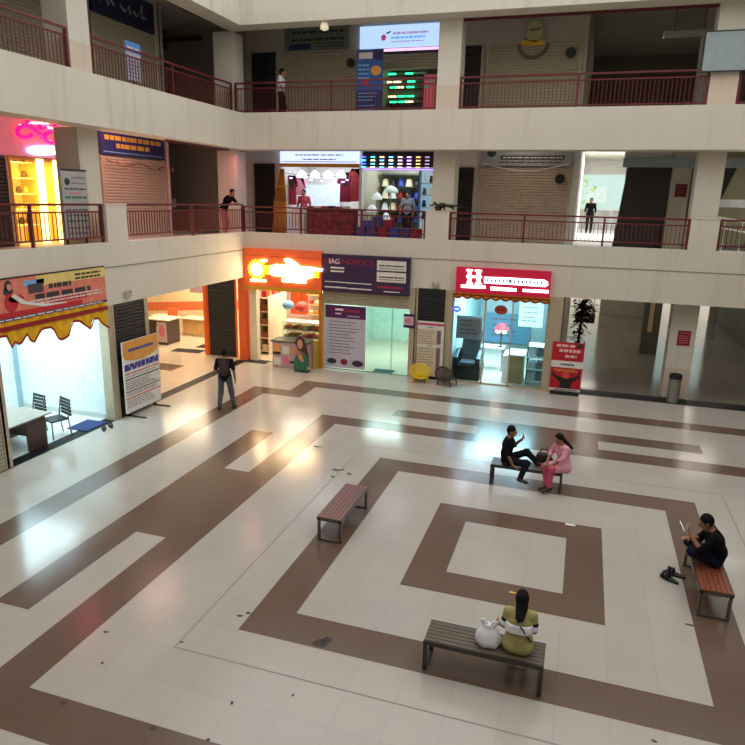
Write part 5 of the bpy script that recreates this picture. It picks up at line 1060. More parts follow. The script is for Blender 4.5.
for z in (5.3, 6.5): part('meter_box', G().box(XS + .02, XS + .2, 12.93, 13.05, z, z + .3 if z < 6 else z + .12), mat('grey_box', (110, 108, 106)), t)
xx = XL - .95; a = W(125, 42, xx); b = W(142, 79, xx)
t = thing('standee', 'white and blue printed poster stand behind the upper left railing', 'display stand', (xx, (a[0] + b[0]) / 2, Z2)); bd = left_board(t, a[0], b[0], b[1] - .1, a[1] + .05, xx); bd.base('panel', mat('lilac_paper2', (186, 184, 204), .6), .03); bd.rects('blue_header', mat('bright_blue_print', (84, 150, 220)), [(0, .72, 1, 1)]); bd.lines('header_text', PAPER, .1, .9, [.84], .06, words=2, d=.005); bd.lines('text', GREYINK, .1, .9, [.6, .5, .4, .3, .2, .1], .03, words=3)
part('post', G().box(xx - .06, xx - .03, (a[0] + b[0]) / 2 - .02, (a[0] + b[0]) / 2 + .02, Z2, b[1]), BLACK, t); part('foot', G().box(xx - .25, xx + .2, (a[0] + b[0]) / 2 - .2, (a[0] + b[0]) / 2 + .2, Z2, Z2 + .02), BLACK, t)
# pink neon shop
t = thing('shop_sign', 'pink sign panel with glowing magenta ring letters', 'sign', (xs, 7, 6.6)); bd = left_board(t, 5.6, 7.93, 6.6, 7.64, xs + .06); bd.base('panel', mat('neon_tinted_panel', (206, 120, 136), .5, emit=.22), .1)  # neon light on the panel is put into its pink colour and emission
NP = mat('magenta_neon', (255, 6, 84), .4, emit=2.0); NPW = mat('neon_core', (255, 176, 200), .4, emit=1.5); NB = mat('ice_blue_neon', (150, 205, 255), .4, emit=2.6)
o_, s_ = (0, 100), 10.64
def npx(P): return [bd.pt(*bpx(bd, o_[0] + a / s_, o_[1] + b / s_, 'y'), .05) for a, b in P]
g = G(); ring1 = [(255 + 85 * math.cos(t_), 335 + 65 * math.sin(t_)) for t_ in [-.5 - 5.2 * k / 18 for k in range(19)]]; g.tube(npx(ring1), .055, 8); ring2 = [(535 + 75 * math.cos(t_), 395 + 60 * math.sin(t_)) for t_ in [2 * PI * k / 20 for k in range(21)]]; g.tube(npx(ring2), .055, 8); g.tube(npx([(300, 270), (375, 330), (470, 420)]), .06, 8)
part('ring_letters', g, NP, t, smooth=True)
g = G(); g.tube(npx([(270, 195), (575, 225)]), .05, 8); g.tube(npx([(270, 195), (285, 245)]), .05, 8); g.tube(npx([(575, 225), (570, 330)]), .05, 8); g.tube(npx([(400, 260), (410, 300), (470, 290)]), .05, 8); part('top_letters', g, NP, t, smooth=True)
g = G(); g.tube(npx([(285, 242), (500, 248)]), .03, 8); g.tube(npx([(445, 285), (545, 300)]), .03, 8); g.tube(npx([(480, 340), (570, 345)]), .03, 8); g.tube(npx([(190, 270), (270, 262)]), .03, 8); g.tube(npx([(225, 395), (310, 395)]), .03, 8); g.tube(npx([(470, 435), (590, 450)]), .03, 8); part('bright_core', g, NPW, t, smooth=True)
t = thing('neon_sign', 'oval ice blue neon under the pink ring letters', 'sign', (xs + .1, 7.4, 6.75)); bd = left_board(t, 6.8, 7.95, 6.62, 6.95, xs + .1); P0 = [bpx(bd, o_[0] + (460 + 170 * math.cos(t_)) / s_, o_[1] + (535 + 38 * math.sin(t_)) / s_, 'y') for t_ in [2 * PI * k / 24 for k in range(25)]]
g = G(); g.tube([bd.pt(a_, b_, .03) for a_, b_ in P0], .04, 8); part('oval_tube', g, NB, t, smooth=True); g = G(); P1 = [bpx(bd, (330 + 28 * k) / s_, 100 + (520 + 2.2 * k + 10 * (k % 2)) / s_, 'y') for k in range(10)]; g.tube([bd.pt(a_, b_, .03) for a_, b_ in P1], .025, 8); part('script_tube', g, NB, t, smooth=True)
# golden lit cabinet front
GO = mat('golden_glow', (255, 226, 130), .5, emit=2.2); ao = XS + .02
def strip(u0, u1, v0, v1, u2, u3):   # door stile traced top/bottom
    a = W(u0, v0, ao); b = W(u1, v0, ao); c = W(u2, v1, ao); d = W(u3, v1, ao)
    return G().box(ao, ao + .06, (a[0] + c[0]) / 2, (b[0] + d[0]) / 2, Z1 + .02, 6.56)
t = thing('glowing_cabinet_front', 'golden lit shop front with two glowing upright door stiles', 'shopfront', (ao, 7, Z1))
part('glowing_stile', strip(35, 42, 160, 210, 40, 46), GO, t); part('glowing_stile', strip(51, 58, 160, 230, 59, 65), GO, t)
a = W(8, 157, ao)[0]; b = W(62, 164, ao)[0]
part('frame', G().box(ao - .05, ao + .03, 6.13, 7.92, 6.5, 6.58).box(ao - .05, ao + .03, 6.13, 6.2, Z1, 6.5).box(ao - .05, ao + .03, 7.86, 7.93, Z1, 6.5), mat('golden_frame', (206, 150, 70), .4), t)
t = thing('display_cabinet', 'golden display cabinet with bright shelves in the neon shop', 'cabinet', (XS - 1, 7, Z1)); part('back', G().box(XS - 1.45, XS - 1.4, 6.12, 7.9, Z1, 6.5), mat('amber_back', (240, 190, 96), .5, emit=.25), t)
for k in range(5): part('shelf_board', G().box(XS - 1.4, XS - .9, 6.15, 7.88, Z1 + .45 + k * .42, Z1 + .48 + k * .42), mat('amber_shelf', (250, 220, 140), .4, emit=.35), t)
rr = random.Random(8); JW = [mat('ornament_dark', (96, 78, 66)), mat('ornament_teal', (110, 130, 126)), mat('ornament_rust', (176, 84, 50)), mat('ornament_gold', (232, 190, 90))]
for k in range(5):
    for i in range(7): o = solo('ornament', G().lathe([(.05, 0), (.09, .06), (.06, .16), (.03, .2)], (0, 0, 0), 12), JW[rr.randrange(4)], 'ornament on the golden cabinet shelves', 'ornament', 'ornaments on the golden cabinet', base=(0, 0, 0), smooth=True); o.location = (XS - 1.1, 6.3 + i * .24, Z1 + .481 + k * .42)
for k, (z, w) in enumerate(((6.0, .5), (5.2, .4))):
    pass
# grey panel and listing board
t = thing('listing_board', 'tall grey white directory board with green and purple lines', 'board', (XL - .45, 5.7, Z1)); bd = left_board(t, 5.3, 6.14, Z1 + .3, 6.26, XL - .42); bd.base('panel', mat('pale_grey_board', (172, 172, 168), .6), .04)
bd.rects('top_edge', INK, [(0, .97, 1, 1)]); bd.poly('emblem', mat('bottle_green_print', (30, 60, 60)), [ell(.22, .82, .1, .05)]); bd.lines('grey_text', GREYINK, .4, .95, [.88, .8], .02, words=4); bd.lines('purple_text', mat('violet_print', (80, 36, 90)), .1, .95, [.72], .02, words=4); bd.lines('pink_text', PINK, .3, .7, [.66], .025, words=3); bd.lines('green_text', mat('leaf_green_print', (60, 130, 70)), .1, .95, [.6, .5, .26], .03, words=3); bd.lines('mauve_text', mat('mauve_print', (124, 96, 120)), .1, .95, [.42, .34, .16, .08], .025, words=4)

for yy_ in (5.4, 6.04): part('leg', G().box(XL - .5, XL - .465, yy_ - .02, yy_ + .02, Z1, 6.2), DSTEEL, bd.p.parent); part('foot', G().box(XL - .68, XL - .28, yy_ - .02, yy_ + .02, Z1, Z1 + .025), DSTEEL, bd.p.parent)
# ------------------------------------------------------------------ PEOPLE (smooth blended distance fields, meshed as one surface)
def surfnet(D, org, h):
    ins = D < 0; n = np.array(D.shape) - 1
    acc = np.zeros((*n, 3)); cnt = np.zeros(tuple(n))
    corners = [(i, j, k) for i in (0, 1) for j in (0, 1) for k in (0, 1)]
    sl = lambda c: tuple(slice(c[a], c[a] + n[a]) for a in range(3))
    for c in corners:
        for a in range(3):
            if c[a]: continue
            e = list(c); e[a] = 1; d0, d1 = D[sl(c)], D[sl(e)]
            m = (d0 < 0) != (d1 < 0)
            if not m.any(): continue
            t = np.where(m, d0 / np.where(m, d0 - d1, 1), 0)
            for b in range(3): acc[..., b] += np.where(m, c[b] + (t if b == a else 0), 0)
            cnt += m
    act = cnt > 0; idx = -np.ones(tuple(n), int); idx[act] = np.arange(act.sum())
    gi = np.argwhere(act); V = (gi + acc[act] / cnt[act][:, None]) * h + org
    F = []
    for a in range(3):
        b, c = (a + 1) % 3, (a + 2) % 3
        s0 = [slice(None)] * 3; s1 = [slice(None)] * 3; s0[a] = slice(0, -1); s1[a] = slice(1, None)
        m = ins[tuple(s0)] != ins[tuple(s1)]; P = np.argwhere(m)
        P = P[(P[:, b] > 0) & (P[:, c] > 0) & (P[:, b] < n[b]) & (P[:, c] < n[c])]
        if not len(P): continue
        fl = ins[tuple(s0)][tuple(P.T)]
        q = []
        for db, dc in ((1, 1), (0, 1), (0, 0), (1, 0)):
            r = P.copy(); r[:, b] -= db; r[:, c] -= dc; q.append(idx[tuple(r.T)])
        Q = np.stack(q, 1); Q[~fl] = Q[~fl][:, ::-1]; Q = Q[(Q >= 0).all(1)]; F += Q.tolist()
    return V, F
def v3(p): return np.array(p, float)
class SDF:
    def __init__(s): s.P = []
    def cap(s, a, b, r0, r1=None, k=.03, sq=None, cut=None): s.P.append(('c', v3(a), v3(b), r0, r0 if r1 is None else r1, k, sq, cut)); return s
    def ell(s, c, r, R=None, k=.03): s.P.append(('e', v3(c), v3(r), np.eye(3) if R is None else R, 0, k, None, None)); return s
    def mesh(s, h, clip=None):
        lo = np.full(3, 9.); hi = -lo
        for p in s.P:
            if p[0] == 'c':
                r = max(p[3], p[4]) * 1.5 + .04
                for q in (p[1], p[2]): lo = np.minimum(lo, q - r); hi = np.maximum(hi, q + r)
            else: r = p[2].max() + .04; lo = np.minimum(lo, p[1] - r); hi = np.maximum(hi, p[1] + r)
        n = np.ceil((hi - lo) / h).astype(int) + 2
        ax = [lo[i] + h * np.arange(n[i]) for i in range(3)]; D = np.full(tuple(n), .3)
        for p in s.P:
            if p[0] == 'c': r = max(p[3], p[4]) * 1.5 + p[5] + .03; l = np.minimum(p[1], p[2]) - r; u = np.maximum(p[1], p[2]) + r
            else: r = p[2].max() + p[5] + .03; l = p[1] - r; u = p[1] + r
            i0 = np.maximum(((l - lo) / h).astype(int), 0); i1 = np.minimum(((u - lo) / h).astype(int) + 2, n)
            S = tuple(slice(i0[i], i1[i]) for i in range(3))
            Xg = np.stack(np.meshgrid(*[ax[i][S[i]] for i in range(3)], indexing='ij'), -1)
            if p[0] == 'c':
                ba = p[2] - p[1]; L2 = max(ba @ ba, 1e-9); pa = Xg - p[1]; t = np.clip(pa @ ba / L2, 0, 1); q = pa - t[..., None] * ba
                if p[6] is not None:                      # flattened along a direction
                    w, f = p[6]; w = v3(w) / np.linalg.norm(w); q = q + np.einsum('...i,i->...', q, w)[..., None] * w * (1 / f - 1)
                d = np.linalg.norm(q, axis=-1) - (p[3] + (p[4] - p[3]) * t)
                if p[7] is not None:                      # flat cut at the far end
                    u_ = ba / math.sqrt(L2); d = np.maximum(d, (Xg - p[2]) @ u_ - p[7])
            else:
                q = (Xg - p[1]) @ p[3].T; d = (np.linalg.norm(q / p[2], axis=-1) - 1) * p[2].min()
            c = D[S]; k = p[5]; hh = np.clip(.5 + .5 * (c - d) / k, 0, 1); D[S] = c * (1 - hh) + d * hh - k * hh * (1 - hh)
        if clip is not None:
            Xg = np.stack(np.meshgrid(*ax, indexing='ij'), -1)
            for o, nn in clip: D = np.maximum(D, (Xg - v3(o)) @ (v3(nn) / np.linalg.norm(nn)))
        return surfnet(D, lo, h)
def body_part(name, sdf, m, parent, h=.011, clip=None, label=None):
    V, F = sdf.mesh(h, clip); g = G(); g.v = [tuple(p) for p in V]; g.f = F; g.mi = [0] * len(F)
    return part(name, g, m, parent, smooth=True, local=True, label=label)
def frame(fwd, up=(0, 0, 1)):
    f = v3(fwd) / np.linalg.norm(fwd); u = v3(up) - f * (f @ v3(up)); u /= np.linalg.norm(u); r = np.cross(f, u); return np.stack([r, f, u])   # rows: right, forward, up
SKIN = mat('skin', (150, 106, 80), .55, var=.05); HAIR = mat('black_hair', (12, 11, 11), .75, spec=.2)
EYE = mat('eye', (30, 24, 22), .3)

def person(label, loc, rz, J, shirt, sleeve, trouser, shoe, hair='short', hem=.0, leg=.96, skirt=None, h=.011, bare=False, extra=None, female=False, group=None, size=1.0, drop=0.0):
    """J: joint positions, facing +y. Body is the thing's own mesh; hair and clothes are its parts"""
    pel, wai, che, nek, hd = [v3(J[q]) for q in ('pel', 'wai', 'che', 'nek', 'head')]
    R = frame(J.get('look', (0, 1, 0))); side = v3(J['shR']) - v3(J['shL']); side /= np.linalg.norm(side)
    hs = v3(J['hipR']) - v3(J['hipL']); hs /= np.linalg.norm(hs)
    tw = .92 if female else 1.0
    def torso(S, o=0.0):
        fw = np.cross(v3((0, 0, 1)), side)
        S.cap(che - side * .075 * tw, che + side * .075 * tw, .105 + o, k=.05).cap(wai - side * .06 * tw, wai + side * .06 * tw, .088 + o, k=.05)
        S.cap(che, wai, .11 + o, .095 + o, k=.05).cap(wai, pel, .095 + o, .105 + o, k=.05).cap(pel - hs * .075, pel + hs * .075, .10 + o, k=.05)
        S.cap(v3(J['shL']) + side * .03, v3(J['shR']) - side * .03, .062 + o, k=.05)
        S.cap((che + nek) / 2, nek, .085 + o, .06 + o * .5, k=.05)
    def limb(S, pts, rs, o=0.0, upto=1.0, k=.025, part_=99):
        for i in range(len(pts) - 1):
            if i > part_: break
            a, b = v3(pts[i]), v3(pts[i + 1]); f = upto if i == part_ else 1.0
            S.cap(a, a + (b - a) * f, rs[i] + o, rs[i] + (rs[i + 1] - rs[i]) * f + o, k=k, cut=(0.0 if i == part_ else None))
    B = SDF(); torso(B, -.004)
    B.cap(nek, hd + R.T @ v3((0, -.02, -.06)), .052, .05, k=.02)
    B.ell(hd, (.075, .094, .112), R, k=.02).ell(hd + R.T @ v3((0, .035, -.065)), (.052, .06, .06), R, k=.03)
    B.cap(hd + R.T @ v3((0, .09, .0)), hd + R.T @ v3((0, .112, -.03)), .012, .017, k=.012)
    B.cap(hd + R.T @ v3((-.018, .088, -.062)), hd + R.T @ v3((.018, .088, -.062)), .010, k=.01)
    for s in (-1, 1): B.ell(hd + R.T @ v3((s * .077, -.005, -.005)), (.014, .024, .034), R, k=.008)
    for s in ('L', 'R'):
        limb(B, [J['sh' + s], J['el' + s], J['wr' + s]], [.047, .038, .026])
        limb(B, [J['hip' + s], J['kn' + s], J['an' + s]], [.078, .054, .036], k=.04)
        t_ = v3(J['toe' + s]); a_ = v3(J['an' + s]); B.cap(a_ - v3((0, 0, .035)), t_, .036, .028, k=.02)
        # hand: palm, four unequal curled fingers, thumb from the side of the palm
        w = v3(J['wr' + s]); d = v3(J['hand' + s]); d = d / np.linalg.norm(d); pn = v3(J.get('palm' + s, (0, -1, 0))); pn = pn - d * (pn @ d); pn /= np.linalg.norm(pn); sd = np.cross(d, pn)
        c = w + d * .085; cu = J.get('curl', .5)
        for q in (-1, 0, 1): B.cap(w + d * .015 + sd * q * .012, c + sd * q * .026, .016, .0125, k=.012)
        for q, ln in zip((-1.5, -.5, .5, 1.5), (.062, .078, .084, .072)):
            b0 = c + sd * q * .0195; b1 = b0 + (d * math.cos(cu * .6) + pn * math.sin(cu * .6)) * ln * .55; b2 = b1 + (d * math.cos(cu * 1.7) + pn * math.sin(cu * 1.7)) * ln * .5
            B.cap(b0, b1, .0095, .0088, k=.004).cap(b1, b2, .0088, .0075, k=.004)
        th = w + d * .03 + sd * .026; t1 = th + (d * .6 + sd * .7 + pn * .35) * .04; B.cap(th, t1, .013, .0105, k=.008).cap(t1, t1 + (d * .85 + sd * .2 + pn * .45) * .034, .0105, .0085, k=.004)
    V, F = B.mesh(h * .8); g = G(); g.v = [tuple(p) for p in V]; g.f = F; g.mi = [0] * len(F)
    o = part('person', g, SKIN, None, smooth=True); o.location = loc; o.rotation_euler = (0, 0, rz); tag(o, label, 'person', group); WL[o.name] = Vector(loc)
    # eyes
    for s in (-1, 1):
        c = hd + R.T @ v3((s * .03, .083, .012)); part('eye', G().ball(tuple(c), .012, 10, 6), EYE, o, smooth=True, local=True)
    # shirt
    S = SDF(); torso(S, .014)
    for s in ('L', 'R'):
        if sleeve <= 1: limb(S, [J['sh' + s], J['el' + s]], [.056, .05], .006, sleeve, part_=0)
        else: limb(S, [J['sh' + s], J['el' + s], J['wr' + s]], [.056, .047, .036], .006, sleeve - 1, part_=1)
    cl = [(nek + (nek - che) * .05, nek - che + v3((0, 0, .02)))]
    if skirt:
        for s in ('L', 'R'): limb(S, [J['hip' + s], J['kn' + s]], [.10, .09], .012, skirt, k=.09, part_=0)
    body_part('shirt' if not skirt else 'tunic', S, shirt, o, h, cl)
    # trousers
    S = SDF(); S.cap(pel - hs * .075, pel + hs * .075, .108, k=.05).cap(wai * .35 + pel * .65, pel, .1, .108, k=.05)
    for s in ('L', 'R'): limb(S, [J['hip' + s], J['kn' + s], J['an' + s]], [.088, .066, .052], .006, leg, k=.05, part_=1)
    body_part('trousers', S, trouser, o, h)
    if not bare:
        for s in ('L', 'R'):
            t_ = v3(J['toe' + s]); a_ = v3(J['an' + s]); dd = t_ - a_; dd[2] = 0; dd /= (np.linalg.norm(dd) + 1e-9)
            S = SDF(); S.cap(a_ - v3((0, 0, .03)) - dd * .03, t_ + dd * .02, .046, .04, k=.02).cap(a_, a_ - v3((0, 0, .03)), .045, .048, k=.02)
            body_part('shoe', S, shoe, o, h * .9)
    # hair
    S = SDF(); S.ell(hd + R.T @ v3((0, -.016, .022)), (.088, .098, .112), R, k=.02)
    cl = [(hd + R.T @ v3((0, .055, .03)), R.T @ v3((0, 1, -.75)))]
    if hair == 'short': cl.append((hd + R.T @ v3((0, 0, -.06)), R.T @ v3((0, .35, -1))))
    elif hair == 'long':
        bk = R.T @ v3((0, -1, 0)); p0 = hd + bk * .07 + v3((0, 0, -.02)); S.cap(hd + bk * .05, p0 + v3((0, 0, -.12)) + bk * .04, .085, .07, k=.04)
        tb = (nek + che) / 2 - np.cross(v3((0, 0, 1)), side) * .13; S.cap(p0 + v3((0, 0, -.10)) + bk * .04, tb, .075, .085, k=.04); te = J.get('hair_end', tb + v3((0, -.01, -.3))); S.cap(tb, te, .085, .05, k=.04)
    elif hair == 'tail':
        bk = R.T @ v3((0, -1, 0)); p0 = hd + bk * .09; te = v3(J.get('hair_end', p0 + bk * .12 + v3((0, 0, -.32)))); S.cap(hd + bk * .06, p0 + bk * .03 + v3((0, 0, -.06)), .07, .05, k=.03).cap(p0 + bk * .03 + v3((0, 0, -.06)), te, .05, .028, k=.03)
    body_part('hair', S, HAIR, o, h * .9, cl)
    if extra: extra(o, J)
    if size != 1: o.scale = (size,) * 3; o.location.z -= drop
    return o
FAB = lambda n, c: mat(n, c, .9, var=.1, scale=14, spec=.15)
def phone(label, p, rz, tilt=.6, m=None):
    t = thing('phone', label, 'phone', p, rz); c, s = math.cos(tilt), math.sin(tilt)
    a, u, n = (1, 0, 0), (0, -s * .0 + math.sin(tilt) * .6, math.cos(tilt)), None
    g = G().obox((-.036, 0, 0), (.072, 0, 0), (0, s * .15, c * .15), (0, -c * .009, s * .009)); part('case', g, m or BLACK, t, local=True)
    part('screen', G().obox((-.032, -c * .0095, s * .0095), (.064, 0, 0), (0, s * .142, c * .142), (0, -c * .001, s * .001)), mat('phone_screen', (206, 216, 236), .2, emit=.9), t, local=True); return t

# --- the man walking away by the left passage
J = dict(pel=(0, 0, .93), wai=(0, .01, 1.06), che=(0, .0, 1.27), nek=(0, .0, 1.44), head=(0, .03, 1.58), look=(-.25, 1, -.25), shL=(-.185, 0, 1.40), shR=(.185, 0, 1.40),
         elL=(-.25, -.03, 1.13), wrL=(-.2, .14, .98), handL=(.3, .6, -.2), palmL=(1, 0, 0), elR=(.25, -.05, 1.12), wrR=(.27, .02, .87), handR=(.05, .15, -1), palmR=(-1, 0, 0),
         hipL=(-.095, 0, .9), knL=(-.13, .03, .49), anL=(-.16, -.10, .09), toeL=(-.18, .06, .035), hipR=(.095, 0, .9), knR=(.15, .07, .49), anR=(.2, .10, .09), toeR=(.23, .26, .035))
def backpack(o, J):
    S = SDF(); S.cap((0, -.17, 1.32), (0, -.175, 1.12), .12, .13, k=.04, sq=((0, 1, 0), .55)); body_part('backpack', S, FAB('brown_pack', (74, 56, 56)), o, .012)
    for s in (-.11, .11): part('strap', G().tube([(s, -.13, 1.1), (s * 1.1, -.14, 1.38), (s * 1.1, -.02, 1.475), (s * 1.05, .12, 1.38), (s * 1.1, .11, 1.2)], .017, 8), FAB('brown_pack', (74, 56, 56)), o, smooth=True, local=True)
person('person in a navy top and grey trousers walking away by the passage', (-5.66, 7.85, 0), .35, J, FAB('navy_cloth', (24, 24, 36)), .95, FAB('grey_trousers', (88, 88, 92)), BLACK, leg=.93, extra=backpack)

# --- seated pose builder: seat height .44
def seat(lean=.0, **kw):
    J = dict(pel=(0, 0, .545), wai=(0, -.02 + lean * .2, .68), che=(0, lean * .55, .88), nek=(0, .0 + lean, 1.05), head=(0, .035 + lean * 1.35, 1.19), look=(0, 1, -.35), shL=(-.175, lean * .9, 1.0), shR=(.175, lean * .9, 1.0),
             hipL=(-.09, .02, .535), hipR=(.09, .02, .535), knL=(-.11, .43, .53), knR=(.11, .43, .53), anL=(-.1, .42, .09), anR=(.1, .42, .09), toeL=(-.11, .57, .035), toeR=(.11, .57, .035),
             elL=(-.23, .08 + lean, .77), elR=(.23, .08 + lean, .77), wrL=(-.12, .28 + lean, .7), wrR=(.12, .28 + lean, .7), handL=(.4, .8, 0), handR=(-.4, .8, 0), palmL=(0, 0, -1), palmR=(0, 0, -1))
    J.update(kw); return J
# --- girl on the front bench, back to the camera
J = seat(.08, look=(-.1, 1, -.45), elL=(-.205, .03, .79), wrL=(-.29, .2, .68), handL=(-.3, .6, -.1), palmL=(1, 0, -.3), elR=(.205, .03, .79), wrR=(.17, .3, .72), handR=(-.3, .8, .1), hair_end=(-.03, -.215, .68), knL=(-.1, .42, .53), knR=(.1, .42, .53))
def girl_extra(o, J):
    WS = FAB('white_cloth', (226, 228, 232))
    for s, k in (('L', 'lower sleeve'), ('R', 'lower sleeve')):
        a, b = v3(J['sh' + s]), v3(J['el' + s]); S = SDF(); p0 = a + (b - a) * .58; S.cap(p0, a + (b - a) * 1.0, .060, .056, k=.01, cut=.0); body_part('white_sleeve', S, WS, o, .010)
        S = SDF(); S.cap(a + (b - a) * .55, a + (b - a) * .62, .064, .064, k=.01, cut=.01); body_part('sleeve_band', S, FAB('dark_band', (40, 38, 40)), o, .009)
    S = SDF(); S.cap((-.06, .0, .86), (.06, .0, .86), .128, k=.05).cap((-.06, -.02, .74), (.06, -.02, .74), .115, k=.08); body_part('white_panel', S, WS, o, .010, [((0, 0, .90), (0, 0, 1)), ((0, 0, .79), (0, 0, -1))])
    part('sling_strap', G().tube([(.02, -.135, .93), (.09, -.125, .83), (.15, -.09, .73), (.19, -.03, .66)], .012, 8), BLACK, o, smooth=True, local=True)
person('person with long black hair in an olive top seated on the front bench', (3.10, -.36, 0), 0, J, FAB('olive_cloth', (164, 155, 104)), .7, FAB('cream_trousers', (196, 186, 160)), mat('pale_sole', (206, 196, 176)), hair='long', female=True, extra=girl_extra, skirt=.5, size=.87, drop=-.057)
t = thing('handbag', 'small dark red handbag held at the side by the seated girl', 'bag', (2.76, -.24, .441)); g = G().box(-.07, .07, -.05, .05, 0.02, .15); part('body', g, mat('dark_wine', (60, 26, 30), .5), t, local=True, bevel=.02); part('handle', G().tube([(-.05, 0, .15), (-.04, 0, .22), (.04, 0, .22), (.05, 0, .15)], .009, 8), BLACK, t, local=True, smooth=True)
# --- man in black on the back bench, facing right, phone up, near leg hanging, far leg stretched on the seat
J = seat(.02, look=(0, 1, -.1), hipL=(-.09, .04, .545), hipR=(.09, .04, .535), knL=(-.1, .40, .72), anL=(-.1, .64, .52), toeL=(-.1, .77, .475), knR=(.15, .43, .56), anR=(.24, .33, .24), toeR=(.27, .45, .18),
         elL=(-.22, .12, .80), wrL=(-.08, .28, 1.0), handL=(.1, .35, .8), palmL=(.3, -1, 0), elR=(.24, .03, .74), wrR=(.23, .16, .50), handR=(0, .6, -.35), palmR=(0, 0, -1))
person('person in black sitting sideways on the back bench holding up a phone', (2.28, 5.62, 0), -PI / 2, J, FAB('black_shirt', (13, 13, 16)), 1.05, FAB('charcoal_jeans', (26, 27, 36)), mat('dark_brown_shoe', (52, 40, 40), .5), leg=.97, size=.97, drop=-.013)
phone('phone held up by the person in black on the back bench', (2.62, 5.69, 1.0), PI / 2, .3)
# --- woman in pink on the right end
J = seat(.12, look=(-.1, 1, -.3), elL=(-.22, .2, .82), wrL=(-.1, .36, .66), handL=(.4, .7, -.1), elR=(.23, .18, .80), wrR=(.1, .37, .64), handR=(-.5, .7, -.1), knL=(-.10, .40, .57), anL=(-.06, .38, .10), toeL=(-.06, .52, .04), knR=(.10, .42, .54), anR=(.04, .36, .10), toeR=(.06, .50, .04), hair_end=(.02, -.2, .92))
person('person in pink tunic and trousers with a ponytail on the back bench', (3.43, 5.67, 0), PI - .9, J, FAB('pink_tunic', (226, 158, 176)), 1.45, FAB('deep_pink', (206, 92, 124)), mat('dark_brown_shoe', (52, 40, 40)), hair='tail', female=True, skirt=.85, size=.94, drop=-.026)
t = thing('handbag', 'dark brown shoulder bag on the back bench between the two people', 'bag', (3.02, 5.84, .441)); S = SDF(); S.cap((-.1, 0, .1), (.1, 0, .1), .095, k=.02, sq=((0, 1, 0), .8)).cap((-.08, 0, .2), (.08, 0, .2), .07, k=.05); body_part('body', S, mat('dark_brown_bag', (46, 36, 38), .6), t, .012); part('handle', G().tube([(-.1, 0, .22), (-.06, .01, .34), (.06, .01, .34), (.1, 0, .22)], .012, 8), mat('dark_brown_bag', (46, 36, 38)), t, local=True, smooth=True)
# --- man with the phone on the right bench, both feet up
J = seat(.1, look=(0, 1, -.45), hipL=(-.09, .03, .54), hipR=(.09, .03, .54), knL=(-.2, .34, .68), anL=(.02, .27, .53), toeL=(.12, .34, .475), knR=(.2, .33, .64), anR=(-.02, .18, .53), toeR=(-.12, .24, .475),
         elL=(-.24, .24, .74), wrL=(-.14, .40, .92), handL=(.25, .4, .75), palmL=(.4, -1, 0), elR=(.25, .18, .70), wrR=(.12, .36, .74), handR=(-.5, .6, .1), wai=(0, -.04, .65), che=(0, .03, .82), nek=(0, .10, .97), head=(0, .18, 1.09), shL=(-.19, .07, .92), shR=(.19, .07, .92))
person('person in black with bare feet up on the right bench looking at a phone', (5.76, 2.72, 0), PI / 2, J, FAB('black_shirt', (13, 13, 16)), 1.2, FAB('midnight_jeans', (22, 23, 42)), BLACK, leg=.93, bare=True, size=1.03, drop=.013)
phone('phone with a bright screen held by the person on the right bench', (5.26, 2.60, .97), -PI / 2 + PI, .5, WHITE)

# --- person leaning on the first gallery railing
ST_ = dict(pel=(0, -.12, .93), wai=(0, -.06, 1.05), che=(0, .06, 1.24), nek=(0, .16, 1.38), head=(0, .25, 1.49), look=(.5, 1, -.25), shL=(-.18, .14, 1.33), shR=(.18, .14, 1.33), elL=(-.22, .3, 1.12), wrL=(-.05, .42, 1.13), handL=(.6, .5, 0), palmL=(0, 0, -1), elR=(.22, .3, 1.12), wrR=(.06, .44, 1.15), handR=(-.6, .5, 0), palmR=(0, 0, -1),
           hipL=(-.09, -.12, .9), knL=(-.1, -.05, .48), anL=(-.1, -.14, .09), toeL=(-.11, .02, .035), hipR=(.09, -.12, .9), knR=(.1, -.02, .48), anR=(.12, -.02, .09), toeR=(.13, .14, .035))
person('person in a black top leaning on the railing by the corner pillar', (XL - .56, 12.95, Z1), -PI / 2 - .0, ST_, FAB('black_shirt', (13, 13, 16)), .9, FAB('rose_trousers', (178, 116, 116)), BLACK, h=.014)
# --- man in white on the second gallery
W_ = dict(pel=(0, 0, .93), wai=(0, .01, 1.06), che=(0, .0, 1.27), nek=(0, .02, 1.44), head=(0, .05, 1.58), shL=(-.185, 0, 1.40), shR=(.185, 0, 1.40), elL=(-.24, -.05, 1.12), wrL=(-.24, .1, .9), handL=(0, .3, -1), palmL=(1, 0, 0), elR=(.24, .03, 1.12), wrR=(.24, .16, .9), handR=(0, .3, -1), palmR=(-1, 0, 0),
          hipL=(-.095, 0, .9), knL=(-.1, .1, .5), anL=(-.1, .02, .09), toeL=(-.11, .18, .035), hipR=(.095, 0, .9), knR=(.1, .02, .49), anR=(.1, -.14, .09), toeR=(.11, .02, .035))
x_, _z = K(281, 72, 14.35)
person('person in a white shirt and dark trousers walking on the upper gallery', (x_, 14.35, Z2), -PI / 2 + .3, W_, FAB('white_cloth', (226, 228, 232)), .9, FAB('charcoal_jeans', (26, 27, 36)), BLACK, h=.014)
